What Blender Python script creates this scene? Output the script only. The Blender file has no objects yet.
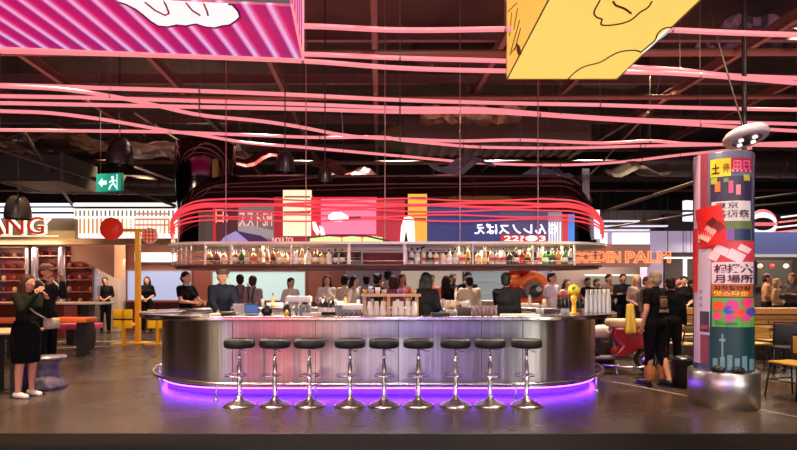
import bpy, bmesh, math, random
from mathutils import Vector, Matrix, Euler
random.seed(7)
SC = bpy.context.scene
COL = SC.collection
F, CX, HY, CH = 531.0, 398.5, 286.0, 1.45      # lens (px), centre column, horizon row, eye height
PI = math.pi

def PX(px, Y): return (px - CX) * Y / F
def PZ(py, Y): return CH + (HY - py) * Y / F
def P(px, py, Y): return Vector((PX(px, Y), Y, PZ(py, Y)))

# ------------------------------------------------------------------ materials
_mats = {}
def srgb(h):
    if isinstance(h, (tuple, list)): return tuple(h)
    h = h.lstrip('#'); v = [int(h[i:i+2], 16) / 255 for i in (0, 2, 4)]
    return tuple((c / 12.92 if c <= .04045 else ((c + .055) / 1.055) ** 2.4) for c in v)

def mat(col, rough=.6, metal=0., emit=0., noise=0., nscale=8., coat=0., alpha=1., trans=0., bump=0., stretch=None, spec=.5):
    key = (str(col), rough, metal, emit, noise, nscale, coat, alpha, trans, bump, str(stretch), spec)
    if key in _mats: return _mats[key]
    m = bpy.data.materials.new('mat_%d' % len(_mats)); m.use_nodes = True
    nt = m.node_tree; b = nt.nodes['Principled BSDF']
    c = srgb(col)
    b.inputs['Base Color'].default_value = (*c, 1)
    b.inputs['Roughness'].default_value = rough
    b.inputs['Metallic'].default_value = metal
    b.inputs['Specular IOR Level'].default_value = spec
    if emit:
        b.inputs['Emission Color'].default_value = (*c, 1)
        b.inputs['Emission Strength'].default_value = emit
        b.inputs['Base Color'].default_value = (c[0]*.25, c[1]*.25, c[2]*.25, 1)
    if coat: b.inputs['Coat Weight'].default_value = coat
    if alpha < 1: b.inputs['Alpha'].default_value = alpha
    if trans: b.inputs['Transmission Weight'].default_value = trans
    if noise or bump:
        tc = nt.nodes.new('ShaderNodeTexCoord'); mp = nt.nodes.new('ShaderNodeMapping')
        nt.links.new(tc.outputs['Object'], mp.inputs['Vector'])
        if stretch: mp.inputs['Scale'].default_value = stretch
        n = nt.nodes.new('ShaderNodeTexNoise'); n.inputs['Scale'].default_value = nscale; n.inputs['Detail'].default_value = 4
        nt.links.new(mp.outputs['Vector'], n.inputs['Vector'])
        if noise:
            mx = nt.nodes.new('ShaderNodeMix'); mx.data_type = 'RGBA'
            mx.inputs['A'].default_value = (*[x * (1 - noise) for x in c], 1)
            mx.inputs['B'].default_value = (*[min(1, x * (1 + noise)) for x in c], 1)
            nt.links.new(n.outputs['Fac'], mx.inputs['Factor'])
            nt.links.new(mx.outputs['Result'], b.inputs['Base Color'])
        if bump:
            bp = nt.nodes.new('ShaderNodeBump'); bp.inputs['Strength'].default_value = bump; bp.inputs['Distance'].default_value = .01
            nt.links.new(n.outputs['Fac'], bp.inputs['Height']); nt.links.new(bp.outputs['Normal'], b.inputs['Normal'])
    _mats[key] = m
    return m

def stripe_mat(name, cols, freq, axis='X', emit=1., rot=0.):
    """repeating stripes in object space, cols = list of (position, hex)"""
    m = bpy.data.materials.new(name); m.use_nodes = True; nt = m.node_tree; b = nt.nodes['Principled BSDF']
    tc = nt.nodes.new('ShaderNodeTexCoord'); mp = nt.nodes.new('ShaderNodeMapping')
    mp.inputs['Rotation'].default_value = (0, 0, rot)
    nt.links.new(tc.outputs['Object'], mp.inputs['Vector'])
    sx = nt.nodes.new('ShaderNodeSeparateXYZ'); nt.links.new(mp.outputs['Vector'], sx.inputs[0])
    mu = nt.nodes.new('ShaderNodeMath'); mu.operation = 'MULTIPLY'; mu.inputs[1].default_value = freq
    nt.links.new(sx.outputs[axis], mu.inputs[0])
    fr = nt.nodes.new('ShaderNodeMath'); fr.operation = 'FRACT'; nt.links.new(mu.outputs[0], fr.inputs[0])
    r = nt.nodes.new('ShaderNodeValToRGB'); nt.links.new(fr.outputs[0], r.inputs[0])
    e = r.color_ramp.elements
    e[0].position = cols[0][0]; e[0].color = (*srgb(cols[0][1]), 1)
    e[1].position = cols[1][0]; e[1].color = (*srgb(cols[1][1]), 1)
    for p_, c_ in cols[2:]:
        k = e.new(p_); k.color = (*srgb(c_), 1)
    if emit:
        b.inputs['Base Color'].default_value = (.02, .02, .02, 1)
        nt.links.new(r.outputs[0], b.inputs['Emission Color']); b.inputs['Emission Strength'].default_value = emit
    else:
        nt.links.new(r.outputs[0], b.inputs['Base Color'])
    b.inputs['Roughness'].default_value = .5
    return m

# ------------------------------------------------------------------ mesh helpers
class MB:
    """collects shapes into ONE mesh"""
    def __init__(s): s.bm = bmesh.new()
    def box(s, x0, x1, y0, y1, z0, z1, m=0, M=None):
        vs = [s.bm.verts.new(((x0, x1)[i & 1], (y0, y1)[(i >> 1) & 1], (z0, z1)[(i >> 2) & 1])) for i in range(8)]
        for f in ((0,2,3,1),(4,5,7,6),(0,1,5,4),(2,6,7,3),(0,4,6,2),(1,3,7,5)):
            fc = s.bm.faces.new([vs[i] for i in f]); fc.material_index = m
        if M is not None:
            for v in vs: v.co = M @ v.co
        return s
    def bbox(s, x0, x1, y0, y1, z0, z1, r=.01, m=0, M=None):
        t = bmesh.new()
        vs = [t.verts.new(((x0, x1)[i & 1], (y0, y1)[(i >> 1) & 1], (z0, z1)[(i >> 2) & 1])) for i in range(8)]
        for f in ((0,2,3,1),(4,5,7,6),(0,1,5,4),(2,6,7,3),(0,4,6,2),(1,3,7,5)): t.faces.new([vs[i] for i in f])
        bmesh.ops.bevel(t, geom=t.edges[:], offset=r, segments=2, affect='EDGES', profile=.5)
        s._merge(t, m, M); return s
    def _merge(s, t, m, M):
        mp = {}
        for v in t.verts: mp[v] = s.bm.verts.new(M @ v.co if M is not None else v.co)
        for f in t.faces:
            try: fc = s.bm.faces.new([mp[v] for v in f.verts]); fc.material_index = m; fc.smooth = True
            except ValueError: pass
        t.free()
    def ell(s, c, r, m=0, seg=16, rings=10, M=None):
        t = bmesh.new(); bmesh.ops.create_uvsphere(t, u_segments=seg, v_segments=rings, radius=1)
        if not isinstance(r, (tuple, list, Vector)): r = (r, r, r)
        A = Matrix.Translation(Vector(c)) @ Matrix.Diagonal((*r, 1))
        s._merge(t, m, (M @ A) if M is not None else A); return s
    def cap(s, a, b, ra, rb, seg=10, m=0, flat=1.):
        """tapered capsule a->b"""
        a, b = Vector(a), Vector(b); d = b - a; L = d.length
        if L < 1e-6: return s.ell(a, ra, m)
        q = d.to_track_quat('Z', 'Y').to_matrix()
        prof = []
        for k in range(4): t = -PI/2 + k * PI/8; prof.append((ra * math.cos(t), ra * math.sin(t)))
        prof.append((ra, 0)); prof.append((rb, L))
        for k in range(1, 5): t = k * PI/8; prof.append((rb * math.cos(t), L + rb * math.sin(t)))
        rings = []
        for r_, z_ in prof:
            if r_ < 1e-5: rings.append([s.bm.verts.new(a + q @ Vector((0, 0, z_)))]); continue
            rings.append([s.bm.verts.new(a + q @ Vector((r_ * math.cos(2*PI*i/seg), flat * r_ * math.sin(2*PI*i/seg), z_))) for i in range(seg)])
        s._rings(rings, seg, m); return s
    def _rings(s, rings, seg, m, closed=True, smooth=True):
        for R0, R1 in zip(rings, rings[1:]):
            n = seg if closed else seg - 1
            for i in range(n):
                j = (i + 1) % seg
                if len(R0) == 1 and len(R1) == 1: continue
                if len(R0) == 1: f = [R0[0], R1[j], R1[i]]
                elif len(R1) == 1: f = [R0[i], R0[j], R1[0]]
                else: f = [R0[i], R0[j], R1[j], R1[i]]
                try: fc = s.bm.faces.new(f); fc.material_index = m; fc.smooth = smooth
                except ValueError: pass
    def lathe(s, prof, c=(0, 0, 0), seg=24, m=0, sx=1., sy=1., M=None, ms=None):
        """prof = [(r,z)...] bottom to top"""
        rings = []
        for r_, z_ in prof:
            def pt(x, y):
                v = Vector((c[0] + x, c[1] + y, c[2] + z_)); return M @ v if M is not None else v
            if r_ < 1e-5: rings.append([s.bm.verts.new(pt(0, 0))])
            else: rings.append([s.bm.verts.new(pt(sx * r_ * math.cos(2*PI*i/seg), sy * r_ * math.sin(2*PI*i/seg))) for i in range(seg)])
        if ms is None: s._rings(rings, seg, m)
        else:
            for k in range(len(rings) - 1): s._rings(rings[k:k+2], seg, ms[k])
        return s
    def tube(s, pts, r, seg=8, m=0, closed=False, caps=True):
        pts = [Vector(p) for p in pts]; n = len(pts); rings = []
        for i, p in enumerate(pts):
            if closed: d = pts[(i + 1) % n] - pts[i - 1]
            else: d = pts[min(i + 1, n - 1)] - pts[max(i - 1, 0)]
            if d.length < 1e-9: d = Vector((0, 0, 1))
            d.normalize()
            up = Vector((0, 0, 1)) if abs(d.z) < .95 else Vector((0, 1, 0))
            u = d.cross(up).normalized(); w = u.cross(d).normalized()
            rr = r[i] if isinstance(r, (list, tuple)) else r
            rings.append([s.bm.verts.new(p + u * rr * math.cos(2*PI*k/seg) + w * rr * math.sin(2*PI*k/seg)) for k in range(seg)])
        if closed: rings.append(rings[0])
        s._rings(rings, seg, m)
        if caps and not closed:
            for R in (rings[0], rings[-1]):
                try: f = s.bm.faces.new(R); f.material_index = m
                except ValueError: pass
        return s
    def prism(s, outline, a0, a1, axis='z', m=0, smooth=False):
        """extrude a 2D outline; axis z: outline (x,y); axis y: outline (x,z); axis x: (y,z)"""
        def mk(p, a):
            if axis == 'z': return (p[0], p[1], a)
            if axis == 'y': return (p[0], a, p[1])
            return (a, p[0], p[1])
        A = [s.bm.verts.new(mk(p, a0)) for p in outline]; B = [s.bm.verts.new(mk(p, a1)) for p in outline]
        n = len(outline)
        for i in range(n):
            f = s.bm.faces.new([A[i], A[(i+1) % n], B[(i+1) % n], B[i]]); f.material_index = m; f.smooth = smooth
        for R in (A[::-1], B):
            try: f = s.bm.faces.new(R); f.material_index = m
            except ValueError: pass
        return s
    def build(s, name, mats, parent=None, loc=None, normals=True):
        if normals: bmesh.ops.recalc_face_normals(s.bm, faces=s.bm.faces[:])
        me = bpy.data.meshes.new(name); s.bm.to_mesh(me); s.bm.free()
        for m in (mats if isinstance(mats, (list, tuple)) else [mats]): me.materials.append(m)
        o = bpy.data.objects.new(name, me); COL.objects.link(o)
        if parent is not None: o.parent = parent
        if loc is not None: o.location = loc
        return o

def tag(o, label=None, cat=None, group=None, kind=None):
    if label: o['label'] = label
    if cat: o['category'] = cat
    if group: o['group'] = group
    if kind: o['kind'] = kind
    return o

def thing(name, label, cat, loc=(0, 0, 0), rotz=0., group=None):
    o = bpy.data.objects.new(name, None); COL.objects.link(o)
    o.location = loc; o.rotation_euler = (0, 0, rotz); o.empty_display_size = .1
    return tag(o, label, cat, group)

def structure(o): o['kind'] = 'structure'; return o

def dup(root, loc, rotz=None, label=None, group=None):
    def cp(o, parent):
        c = o.copy(); COL.objects.link(c); c.parent = parent
        for ch in KIDS.get(o.name, []) or [x for x in bpy.data.objects if x.parent == o and x is not c]:
            cp(ch, c)
        return c
    kids = [(x, [y for y in bpy.data.objects if y.parent == x]) for x in bpy.data.objects if x.parent == root]
    r = root.copy(); COL.objects.link(r); r.location = loc
    if rotz is not None: r.rotation_euler = (0, 0, rotz)
    if label: r['label'] = label
    if group: r['group'] = group
    for ch, gs in kids:
        c = ch.copy(); COL.objects.link(c); c.parent = r
        for g in gs:
            d = g.copy(); COL.objects.link(d); d.parent = c
    return r
KIDS = {}

def text_bm(s, x0, x1, z0, z1, y, depth=.01, mirror=False, outline=0., bold=0.):
    """text fitted into a rectangle in the XZ plane, front facing -Y; returns list of (verts, faces)"""
    cu = bpy.data.curves.new('t', 'FONT'); cu.body = s; cu.size = 1; cu.offset = bold
    cu.space_line = .95
    if outline: cu.fill_mode = 'NONE'; cu.bevel_depth = outline / max(1e-6, (z1 - z0)) ; cu.bevel_resolution = 1
    cu.resolution_u = 3
    o = bpy.data.objects.new('t', cu); COL.objects.link(o)
    bpy.context.view_layer.update()
    dg = bpy.context.evaluated_depsgraph_get()
    me = bpy.data.meshes.new_from_object(o.evaluated_get(dg))
    COL.objects.unlink(o); bpy.data.objects.remove(o)
    vs = [v.co.copy() for v in me.vertices]; fs = [tuple(p.vertices) for p in me.polygons]
    bpy.data.meshes.remove(me)
    if not vs: return [], []
    a0 = min(v.x for v in vs); a1 = max(v.x for v in vs); b0 = min(v.y for v in vs); b1 = max(v.y for v in vs)
    out = []
    for v in vs:
        u = (v.x - a0) / (a1 - a0); w = (v.y - b0) / (b1 - b0)
        if mirror: u = 1 - u
        out.append((x0 + u * (x1 - x0), y - v.z * (z1 - z0), z0 + w * (z1 - z0)))
    return out, fs

def add_text(mb, s, x0, x1, z0, z1, y, depth=.008, mirror=False, outline=0., bold=0., m=0, fn=None):
    vs, fs = text_bm(s, x0, x1, z0, z1, y, depth, mirror, outline, bold)
    fn = fn or (lambda p: p)
    A = [mb.bm.verts.new(fn(p)) for p in vs]
    for f in fs:
        try: fc = mb.bm.faces.new([A[i] for i in f]); fc.material_index = m
        except ValueError: pass
    if not outline and depth:
        B = [mb.bm.verts.new(fn((p[0], p[1] + depth, p[2]))) for p in vs]
        ec = {}
        for f in fs:
            for i in range(len(f)):
                e = (f[i], f[(i + 1) % len(f)]); k = tuple(sorted(e)); ec.setdefault(k, []).append(e)
        for k, l in ec.items():
            if len(l) == 1:
                a, b = l[0]
                try: fc = mb.bm.faces.new([A[a], A[b], B[b], B[a]]); fc.material_index = m
                except ValueError: pass
        for f in fs:
            try: fc = mb.bm.faces.new([B[i] for i in reversed(f)]); fc.material_index = m
            except ValueError: pass
    return mb

def pill(cx, cy, L, R, n=20):
    """outline, counter-clockwise; L half length (to the extreme), R half depth"""
    pts = []
    for i in range(n + 1):
        t = -PI/2 + PI * i / n; pts.append((cx + L - R + R * math.cos(t), cy + R * math.sin(t)))
    for i in range(n + 1):
        t = PI/2 + PI * i / n; pts.append((cx - L + R + R * math.cos(t), cy + R * math.sin(t)))
    return pts
def pill_ring(mb, o, i, z0, z1, m=0, smooth=True):
    """solid ring between two outlines of equal count"""
    n = len(o)
    r = [[mb.bm.verts.new((p[0], p[1], z)) for p in q] for q, z in ((o, z0), (o, z1), (i, z1), (i, z0))]
    for a in range(4):
        A, B = r[a], r[(a + 1) % 4]
        for k in range(n):
            f = mb.bm.faces.new([A[k], A[(k+1) % n], B[(k+1) % n], B[k]]); f.material_index = m; f.smooth = False
    return mb
def smooth_by_angle(o, ang=.6):
    me = o.data
    for p in me.polygons: p.use_smooth = True
    try: me.set_sharp_from_angle(angle=ang)
    except Exception: pass
    return o
def catmull(pts, n=8):
    pts = [Vector(p) for p in pts]; out = []
    for i in range(len(pts) - 1):
        p0 = pts[max(0, i-1)]; p1 = pts[i]; p2 = pts[i+1]; p3 = pts[min(len(pts)-1, i+2)]
        for k in range(n):
            t = k / n
            out.append(.5 * ((2*p1) + (p2-p0)*t + (2*p0-5*p1+4*p2-p3)*t*t + (3*p1-p0-3*p2+p3)*t**3))
    out.append(pts[-1]); return out
# ------------------------------------------------------------------ people
def remesh_object(mb, voxel, name, mats, extra=None, smooth=3):
    """fuse the overlapping shapes of mb into one continuous skin, then add 'extra' details (own material slots)"""
    bmesh.ops.recalc_face_normals(mb.bm, faces=mb.bm.faces[:])
    me = bpy.data.meshes.new(name); mb.bm.to_mesh(me); mb.bm.free()
    o = bpy.data.objects.new(name, me); COL.objects.link(o)
    r = o.modifiers.new('r', 'REMESH'); r.mode = 'VOXEL'; r.voxel_size = voxel; r.use_smooth_shade = True
    s = o.modifiers.new('s', 'SMOOTH'); s.iterations = smooth; s.factor = .5
    bpy.context.view_layer.update()
    dg = bpy.context.evaluated_depsgraph_get()
    new = bpy.data.meshes.new_from_object(o.evaluated_get(dg))
    o.modifiers.clear(); o.data = new; bpy.data.meshes.remove(me); new.name = name
    new.materials.clear()
    for m in mats: new.materials.append(m)
    if extra is not None:
        bm = bmesh.new(); bm.from_mesh(new)
        for f in bm.faces: f.material_index = 0; f.smooth = True
        mp = {v: bm.verts.new(v.co) for v in extra.bm.verts}
        for f in extra.bm.faces:
            g = bm.faces.new([mp[v] for v in f.verts]); g.material_index = f.material_index; g.smooth = True
        extra.bm.free(); bm.to_mesh(new); bm.free()
    else:
        for p in new.polygons: p.use_smooth = True
    return o

ARMS = {  # elbow, wrist for the person's left (+x) side; mirrored for the other
    'down':    ((.235, .03, 1.12), (.245, -.05, .88)),
    'clasp':   ((.25, .03, 1.14), (.055, -.21, 1.03)),
    'folded':  ((.24, -.06, 1.15), (-.07, -.20, 1.20)),
    'counter': ((.25, -.10, 1.16), (.13, -.33, 1.13)),
    'reach':   ((.22, -.17, 1.20), (.16, -.40, 1.12)),
    'phone':   ((.20, -.17, 1.20), (.06, -.27, 1.38)),
    'face':    ((.21, -.14, 1.22), (.07, -.22, 1.44)),
    'up':      ((.25, -.10, 1.20), (.22, -.22, 1.38)),
}
SKIN = {'light': '#c98f72', 'mid': '#b0785a', 'tan': '#8f5c42', 'pale': '#d8a48c'}

def hand(mb, ex, wrist, elbow, side):
    d = (Vector(wrist) - Vector(elbow)).normalized()
    n = Vector((-side, 0, 0)) if abs(d.x) < .8 else Vector((0, 0, -1))   # palm normal
    n = (n - d * n.dot(d)).normalized(); t = d.cross(n).normalized()
    w = Vector(wrist)
    mb.cap(w, w + d * .07, .024, .030, flat=.6)
    lens = (.062, .075, .070, .052)
    for k in range(4):
        base = w + d * .075 + t * (.033 - .022 * k)
        p1 = base + d * lens[k] * .5 + n * .006; p2 = p1 + (d * .8 + n * .6).normalized() * lens[k] * .5
        ex.tube([base - d * .02, base, p1, p2], [.009, .009, .008, .006], seg=6)
    th = w + d * .02 + t * .028
    p1 = th + (d * .7 + t * .8).normalized() * .035; p2 = p1 + (d + n * .4).normalized() * .028
    ex.tube([th - t * .012, th, p1, p2], [.011, .011, .010, .007], seg=6)

def person(label, x, y, face, height=1.7, skin='light', hair='#1c1210', style='short', top='#101010', sleeve='long', bottom='trousers',
           bcol='#0c0c0e', shoes='#0a0a0a', arms='down', arms2=None, legs='stand', lean=0., wid=1., cap=None, voxel=.017, female=False,
           head_turn=0., z=0., group=None, build=None, collar=None):
    """face = heading in degrees the person looks towards: 0 towards the camera (-Y), 90 towards +X, 180 away"""
    root = thing('person', label, 'person', (x, y, z), math.radians(face), group)
    k = height / 1.70
    root.scale = (k, k, k)
    W = wid * .92
    sh = .145 if female else .165
    lean = math.radians(lean)
    def B(p):  # bend the upper body forward about the hip
        p = Vector(p)
        if p.z > .92 and lean:
            dy, dz = p.y, p.z - .92
            p = Vector((p.x, dy * math.cos(lean) - dz * math.sin(lean), .92 + dz * math.cos(lean) + dy * math.sin(lean)))
        return p
    aL = ARMS[arms]; aR = ARMS[arms2 or arms]
    A = []
    for s, a in ((1, aL), (-1, aR)):
        S = B((s * sh * W, 0, 1.385)); E = B((s * a[0][0] * W * .84, a[0][1], a[0][2])); H = B((s * a[1][0] * .9, a[1][1], a[1][2]))
        A.append((s, S, E, H))
    if legs == 'walk': LG = ((1, (.09, -.02, .50), (.10, -.06, .085)), (-1, (.10, .02, .50), (.10, .16, .10)))
    elif legs == 'wide': LG = ((1, (.14, -.02, .50), (.17, .02, .085)), (-1, (.14, -.02, .50), (.17, .02, .085)))
    else: LG = ((1, (.095, -.015, .50), (.10, .02, .085)), (-1, (.095, -.015, .50), (.10, .02, .085)))
    # body
    b = MB(); ex = MB()
    hc = B((0, -.01, 1.575))
    b.cap(B((0, .02, 1.36)), B((0, 0, 1.50)), .058, .050)
    rt = math.radians(head_turn)
    HM = Matrix.Translation(hc) @ Matrix.Rotation(rt, 4, 'Z') @ Matrix.Rotation(lean * .4, 4, 'X')
    b.ell((0, .005, .02), (.074, .092, .095), M=HM)
    b.ell((0, -.025, -.045), (.052, .058, .062), M=HM)
    b.cap(HM @ Vector((0, -.085, .01)), HM @ Vector((0, -.103, -.018)), .010, .014)
    for s in (1, -1): b.ell((s * .078, .01, -.008), (.012, .020, .030), M=HM)
    def torso(mb, g, lo=.90, hi=1.42):
        mb.ell(B((0, .005, .93)), ((.150 if not female else .158) * W + g, .108 * W + g, .12 + g))
        mb.ell(B((0, 0, 1.10)), ((.132 if not female else .116) * W + g, .10 * W + g, .16 + g))
        mb.ell(B((0, 0, 1.27)), (.148 * W + g - (.010 if female else 0), .105 * W + g, .16 + g))
        if female:
            for s in (1, -1): mb.ell(B((s * .075, -.075, 1.25)), (.065 + g * .5, .055 + g * .5, .06 + g * .5))
        mb.cap(B((-(sh - .035) * W, .005, 1.375)), B(((sh - .035) * W, .005, 1.375)), .056 + g, .056 + g)
        mb.cap(B((0, .015, 1.38)), B((0, .01, 1.43)), .085 + g * .5, .058 + g * .5)
    torso(b, 0)
    for s, S, E, H in A:
        b.cap(S, E, .050 * W, .040); b.cap(E, H, .040, .025)
        hand(b, ex, H, E, s)
    for s, K, An in LG:
        K = Vector((s * K[0], K[1], K[2])); An = Vector((s * An[0], An[1], An[2]))
        b.cap((s * .085 * W, 0, .90), K, .090 * W, .056); b.cap(K, K.lerp(An, .35) + Vector((0, .012, 0)), .055, .055); b.cap(K.lerp(An, .35) + Vector((0, .012, 0)), An, .055, .036)
        b.cap(An + Vector((0, .02, -.035)), An + Vector((0, -.14, -.055)), .040, .028)
    # face details (own slots): eyes, lips
    for s in (1, -1):
        ex.ell((s * .029, -.079, .012), (.012, .008, .007), m=2, seg=8, rings=6, M=HM)
        ex.ell((s * .029, -.0855, .012), (.0055, .004, .0055), m=1, seg=8, rings=6, M=HM)
        ex.cap(HM @ Vector((s * .016, -.088, .032)), HM @ Vector((s * .044, -.078, .032)), .004, .003, seg=6, m=1)
    ex.ell((0, -.083, -.052), (.021, .008, .006), m=3, seg=8, rings=6, M=HM)
    o = remesh_object(b, voxel, 'body', [mat(SKIN[skin], .5, spec=.4), mat('#0b0705', .5), mat('#d8d2cc', .4), mat('#8e3f3a', .5)], ex)
    o.parent = root
    g = .016
    # top
    if top:
        t = MB(); torso(t, g)
        fr = {'long': (1, .93), 'short': (.55, 0), 'elbow': (1, .0), 'none': (.12, 0), 'rolled': (1, .25)}[sleeve]
        for s, S, E, H in A:
            t.cap(S, S.lerp(E, fr[0]), .050 * W + g, .042 + g)
            if fr[1]: t.cap(E, E.lerp(H, fr[1]), .042 + g, .027 + g)
        # open the neckline
        o = remesh_object(t, voxel, 'shirt', [mat(top, .85, noise=.25, nscale=30, spec=.12)])
        o.parent = root
        if collar:
            c = MB(); q = B((0, .0, 1.445))
            c.lathe([(.060, -.01), (.068, .0), (.062, .035), (.056, .035), (.060, 0), (.055, -.01)], c=q, seg=16)
            c.build('collar', mat(collar, .7), root)
    if bottom in ('trousers', 'cropped'):
        t = MB(); t.ell((0, .005, .93), ((.165 if not female else .172) * W + g + .002, .115 * W + g + .002, .11 + g))
        end = .95 if bottom == 'trousers' else .45
        for s, K, An in LG:
            K = Vector((s * K[0], K[1], K[2])); An = Vector((s * An[0], An[1], An[2]))
            t.cap((s * .085 * W, 0, .88), K, .095 * W + g * .7, .064 + g * .5); t.cap(K, K.lerp(An, end), .064 + g * .5, .056)
        o = remesh_object(t, voxel, 'trousers', [mat(bcol, .85, noise=.2, nscale=25, spec=.12)]); o.parent = root
    elif bottom in ('skirt', 'long_skirt'):
        t = MB(); zb = .48 if bottom == 'skirt' else .25
        t.lathe([(.10, zb + .01), (.17, zb), (.185, zb + .02), (.19, .62), (.20, .80), (.185, .95), (.15, 1.06), (.1, 1.07)], seg=24, sy=.80)
        o = t.build('skirt', mat(bcol, .85, noise=.2, nscale=25, spec=.12), root)
    for s, K, An in LG:
        An = Vector((s * An[0], An[1], An[2])); t = MB()
        if shoes == 'heels_white':
            t.cap(An + Vector((0, .03, -.036)), An + Vector((0, -.15, -.056)), .046, .032, seg=14); t.cap(An + Vector((0, .05, -.04)), An + Vector((0, .055, -.079)), .014, .006)
            o = t.build('shoe', mat('#e8dcd4', .35), root)
        else:
            t.cap(An + Vector((0, .02, -.035)), An + Vector((0, -.145, -.05)), .048, .034, seg=12)
            t.box(An.x - .045, An.x + .045, An.y - .18, An.y + .065, .0, .025)
            o = t.build('shoe', mat(shoes, .5), root)
    # hair
    if style != 'bald':
        h = MB()
        h.ell((0, .020, .045), (.084, .094, .088), M=HM)
        h.ell((0, .045, -.01), (.078, .070, .085), M=HM)
        if style in ('long', 'bob'):
            dn = -.30 if style == 'long' else -.12
            for sx in (-.06, -.03, 0, .03, .06):
                h.cap(HM @ Vector((sx, .055 - abs(sx) * .3, .0)), B(HM @ Vector((sx * 1.3, .075, dn))) if 0 else HM @ Vector((sx * 1.3, .075 + (.02 if dn < -.2 else 0), dn)), .045, .030)
            for s in (1, -1): h.cap(HM @ Vector((s * .072, .0, .03)), HM @ Vector((s * .082, .0, dn * .7)), .024, .018)
        if style == 'bun': h.ell((0, .115, .0), (.042, .040, .042), M=HM)
        if style == 'topbun': h.ell((0, .05, .13), (.045, .045, .035), M=HM)
        if style == 'pony': h.cap(HM @ Vector((0, .10, .03)), HM @ Vector((0, .135, -.16)), .035, .016)
        if style == 'curly':
            for i in range(16):
                a_ = 2.4 * i; h.ell((.07 * math.cos(a_), .03 + .06 * math.sin(a_), .03 + .05 * ((i % 4) / 2)), .035, M=HM)
        o = remesh_object(h, .011, 'hair', [mat(hair, .65, noise=.4, nscale=60, spec=.25)], smooth=2); o.parent = root
    if cap:
        h = MB()
        h.lathe([(.093, .035), (.096, .05), (.092, .085), (.07, .12), (.03, .135), (0, .137)], seg=20, sy=1.1, M=HM)
        h.ell((0, -.105, .047), (.070, .070, .008), M=HM)
        h.build('cap', mat(cap, .8), root)
    if build: build(root, B, HM, A)
    return root
# ------------------------------------------------------------------ the setting
def tile_floor():
    m = bpy.data.materials.new('floor_tiles'); m.use_nodes = True; nt = m.node_tree; b = nt.nodes['Principled BSDF']
    tc = nt.nodes.new('ShaderNodeTexCoord'); mp = nt.nodes.new('ShaderNodeMapping'); mp.inputs['Rotation'].default_value = (0, 0, .30)
    nt.links.new(tc.outputs['Object'], mp.inputs['Vector'])
    br = nt.nodes.new('ShaderNodeTexBrick'); br.offset = 0; br.squash = 1
    br.inputs['Scale'].default_value = 1; br.inputs['Brick Width'].default_value = 1.2; br.inputs['Row Height'].default_value = 1.2
    br.inputs['Mortar Size'].default_value = .006
    br.inputs['Color1'].default_value = (.066, .045, .032, 1); br.inputs['Color2'].default_value = (.046, .032, .023, 1); br.inputs['Mortar'].default_value = (.02, .016, .014, 1)
    nt.links.new(mp.outputs[0], br.inputs['Vector'])
    n = nt.nodes.new('ShaderNodeTexNoise'); n.inputs['Scale'].default_value = 1.3; n.inputs['Detail'].default_value = 8
    nt.links.new(mp.outputs[0], n.inputs['Vector'])
    mx = nt.nodes.new('ShaderNodeMix'); mx.data_type = 'RGBA'; mx.blend_type = 'OVERLAY'; mx.inputs['Factor'].default_value = .55
    nt.links.new(br.outputs['Color'], mx.inputs['A']); nt.links.new(n.outputs['Fac'], mx.inputs['B'])
    nt.links.new(mx.outputs['Result'], b.inputs['Base Color'])
    r = nt.nodes.new('ShaderNodeMapRange'); r.inputs['To Min'].default_value = .16; r.inputs['To Max'].default_value = .36
    nt.links.new(n.outputs['Fac'], r.inputs['Value']); nt.links.new(r.outputs[0], b.inputs['Roughness'])
    n2 = nt.nodes.new('ShaderNodeTexNoise'); n2.inputs['Scale'].default_value = 22; n2.inputs['Detail'].default_value = 3
    nt.links.new(mp.outputs[0], n2.inputs['Vector'])
    bp = nt.nodes.new('ShaderNodeBump'); bp.inputs['Strength'].default_value = .12; bp.inputs['Distance'].default_value = .01
    nt.links.new(n2.outputs['Fac'], bp.inputs['Height']); nt.links.new(bp.outputs[0], b.inputs['Normal'])
    b.inputs['Specular IOR Level'].default_value = .55
    return m
structure(MB().box(-16, 16, 5.22, 20, -.1, 0).build('floor', tile_floor()))
# darker threshold strip right in front of the lens
structure(MB().box(-16, 16, -9, 5.19, -.1, 0).build('trim_1', mat('#120d0a', .8, noise=.6, nscale=40, bump=.5, spec=.1)))
structure(MB().box(-16, 16, 5.19, 5.22, -.1, .004).build('trim_2', mat('#0c0a09', .5)))
def floor_line(p, q, w, name):
    a = Vector((*p, 0)); b_ = Vector((*q, 0)); d = (b_ - a).normalized(); n = Vector((-d.y, d.x, 0)) * w / 2
    mb = MB(); mb.prism([(a+n)[:2], (a-n)[:2], (b_-n)[:2], (b_+n)[:2]], 0, .004)
    structure(mb.build(name, mat('#a8968a', .35)))
floor_line((3.25, 8.05), (4.75, 5.25), .03, 'trim_3')
floor_line((-11.5, 13.9), (-4.6, 13.9), .09, 'trim_4')
floor_line((-8.5, 12.2), (-6.6, 12.9), .06, 'trim_5')
structure(MB().box(-16, 16, -9, 20.3, 6.2, 6.3).build('ceiling', mat('#3a2a26', .9, noise=.8, nscale=1.5)))
structure(MB().box(-16, 16, 20, 20.2, 0, 6.2).build('wall_back', mat('#241814', .8, noise=.3, nscale=2)))
structure(MB().box(-16.2, -16, -9, 20, 0, 6.2).build('wall_left', mat('#1d1512', .8)))
structure(MB().box(16, 16.2, -9, 20, 0, 6.2).build('wall_right', mat('#1d1512', .8)))
structure(MB().box(-16, 16, -9.2, -9, 0, 6.2).build('wall_front', mat('#2a201c', .8)))

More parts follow.
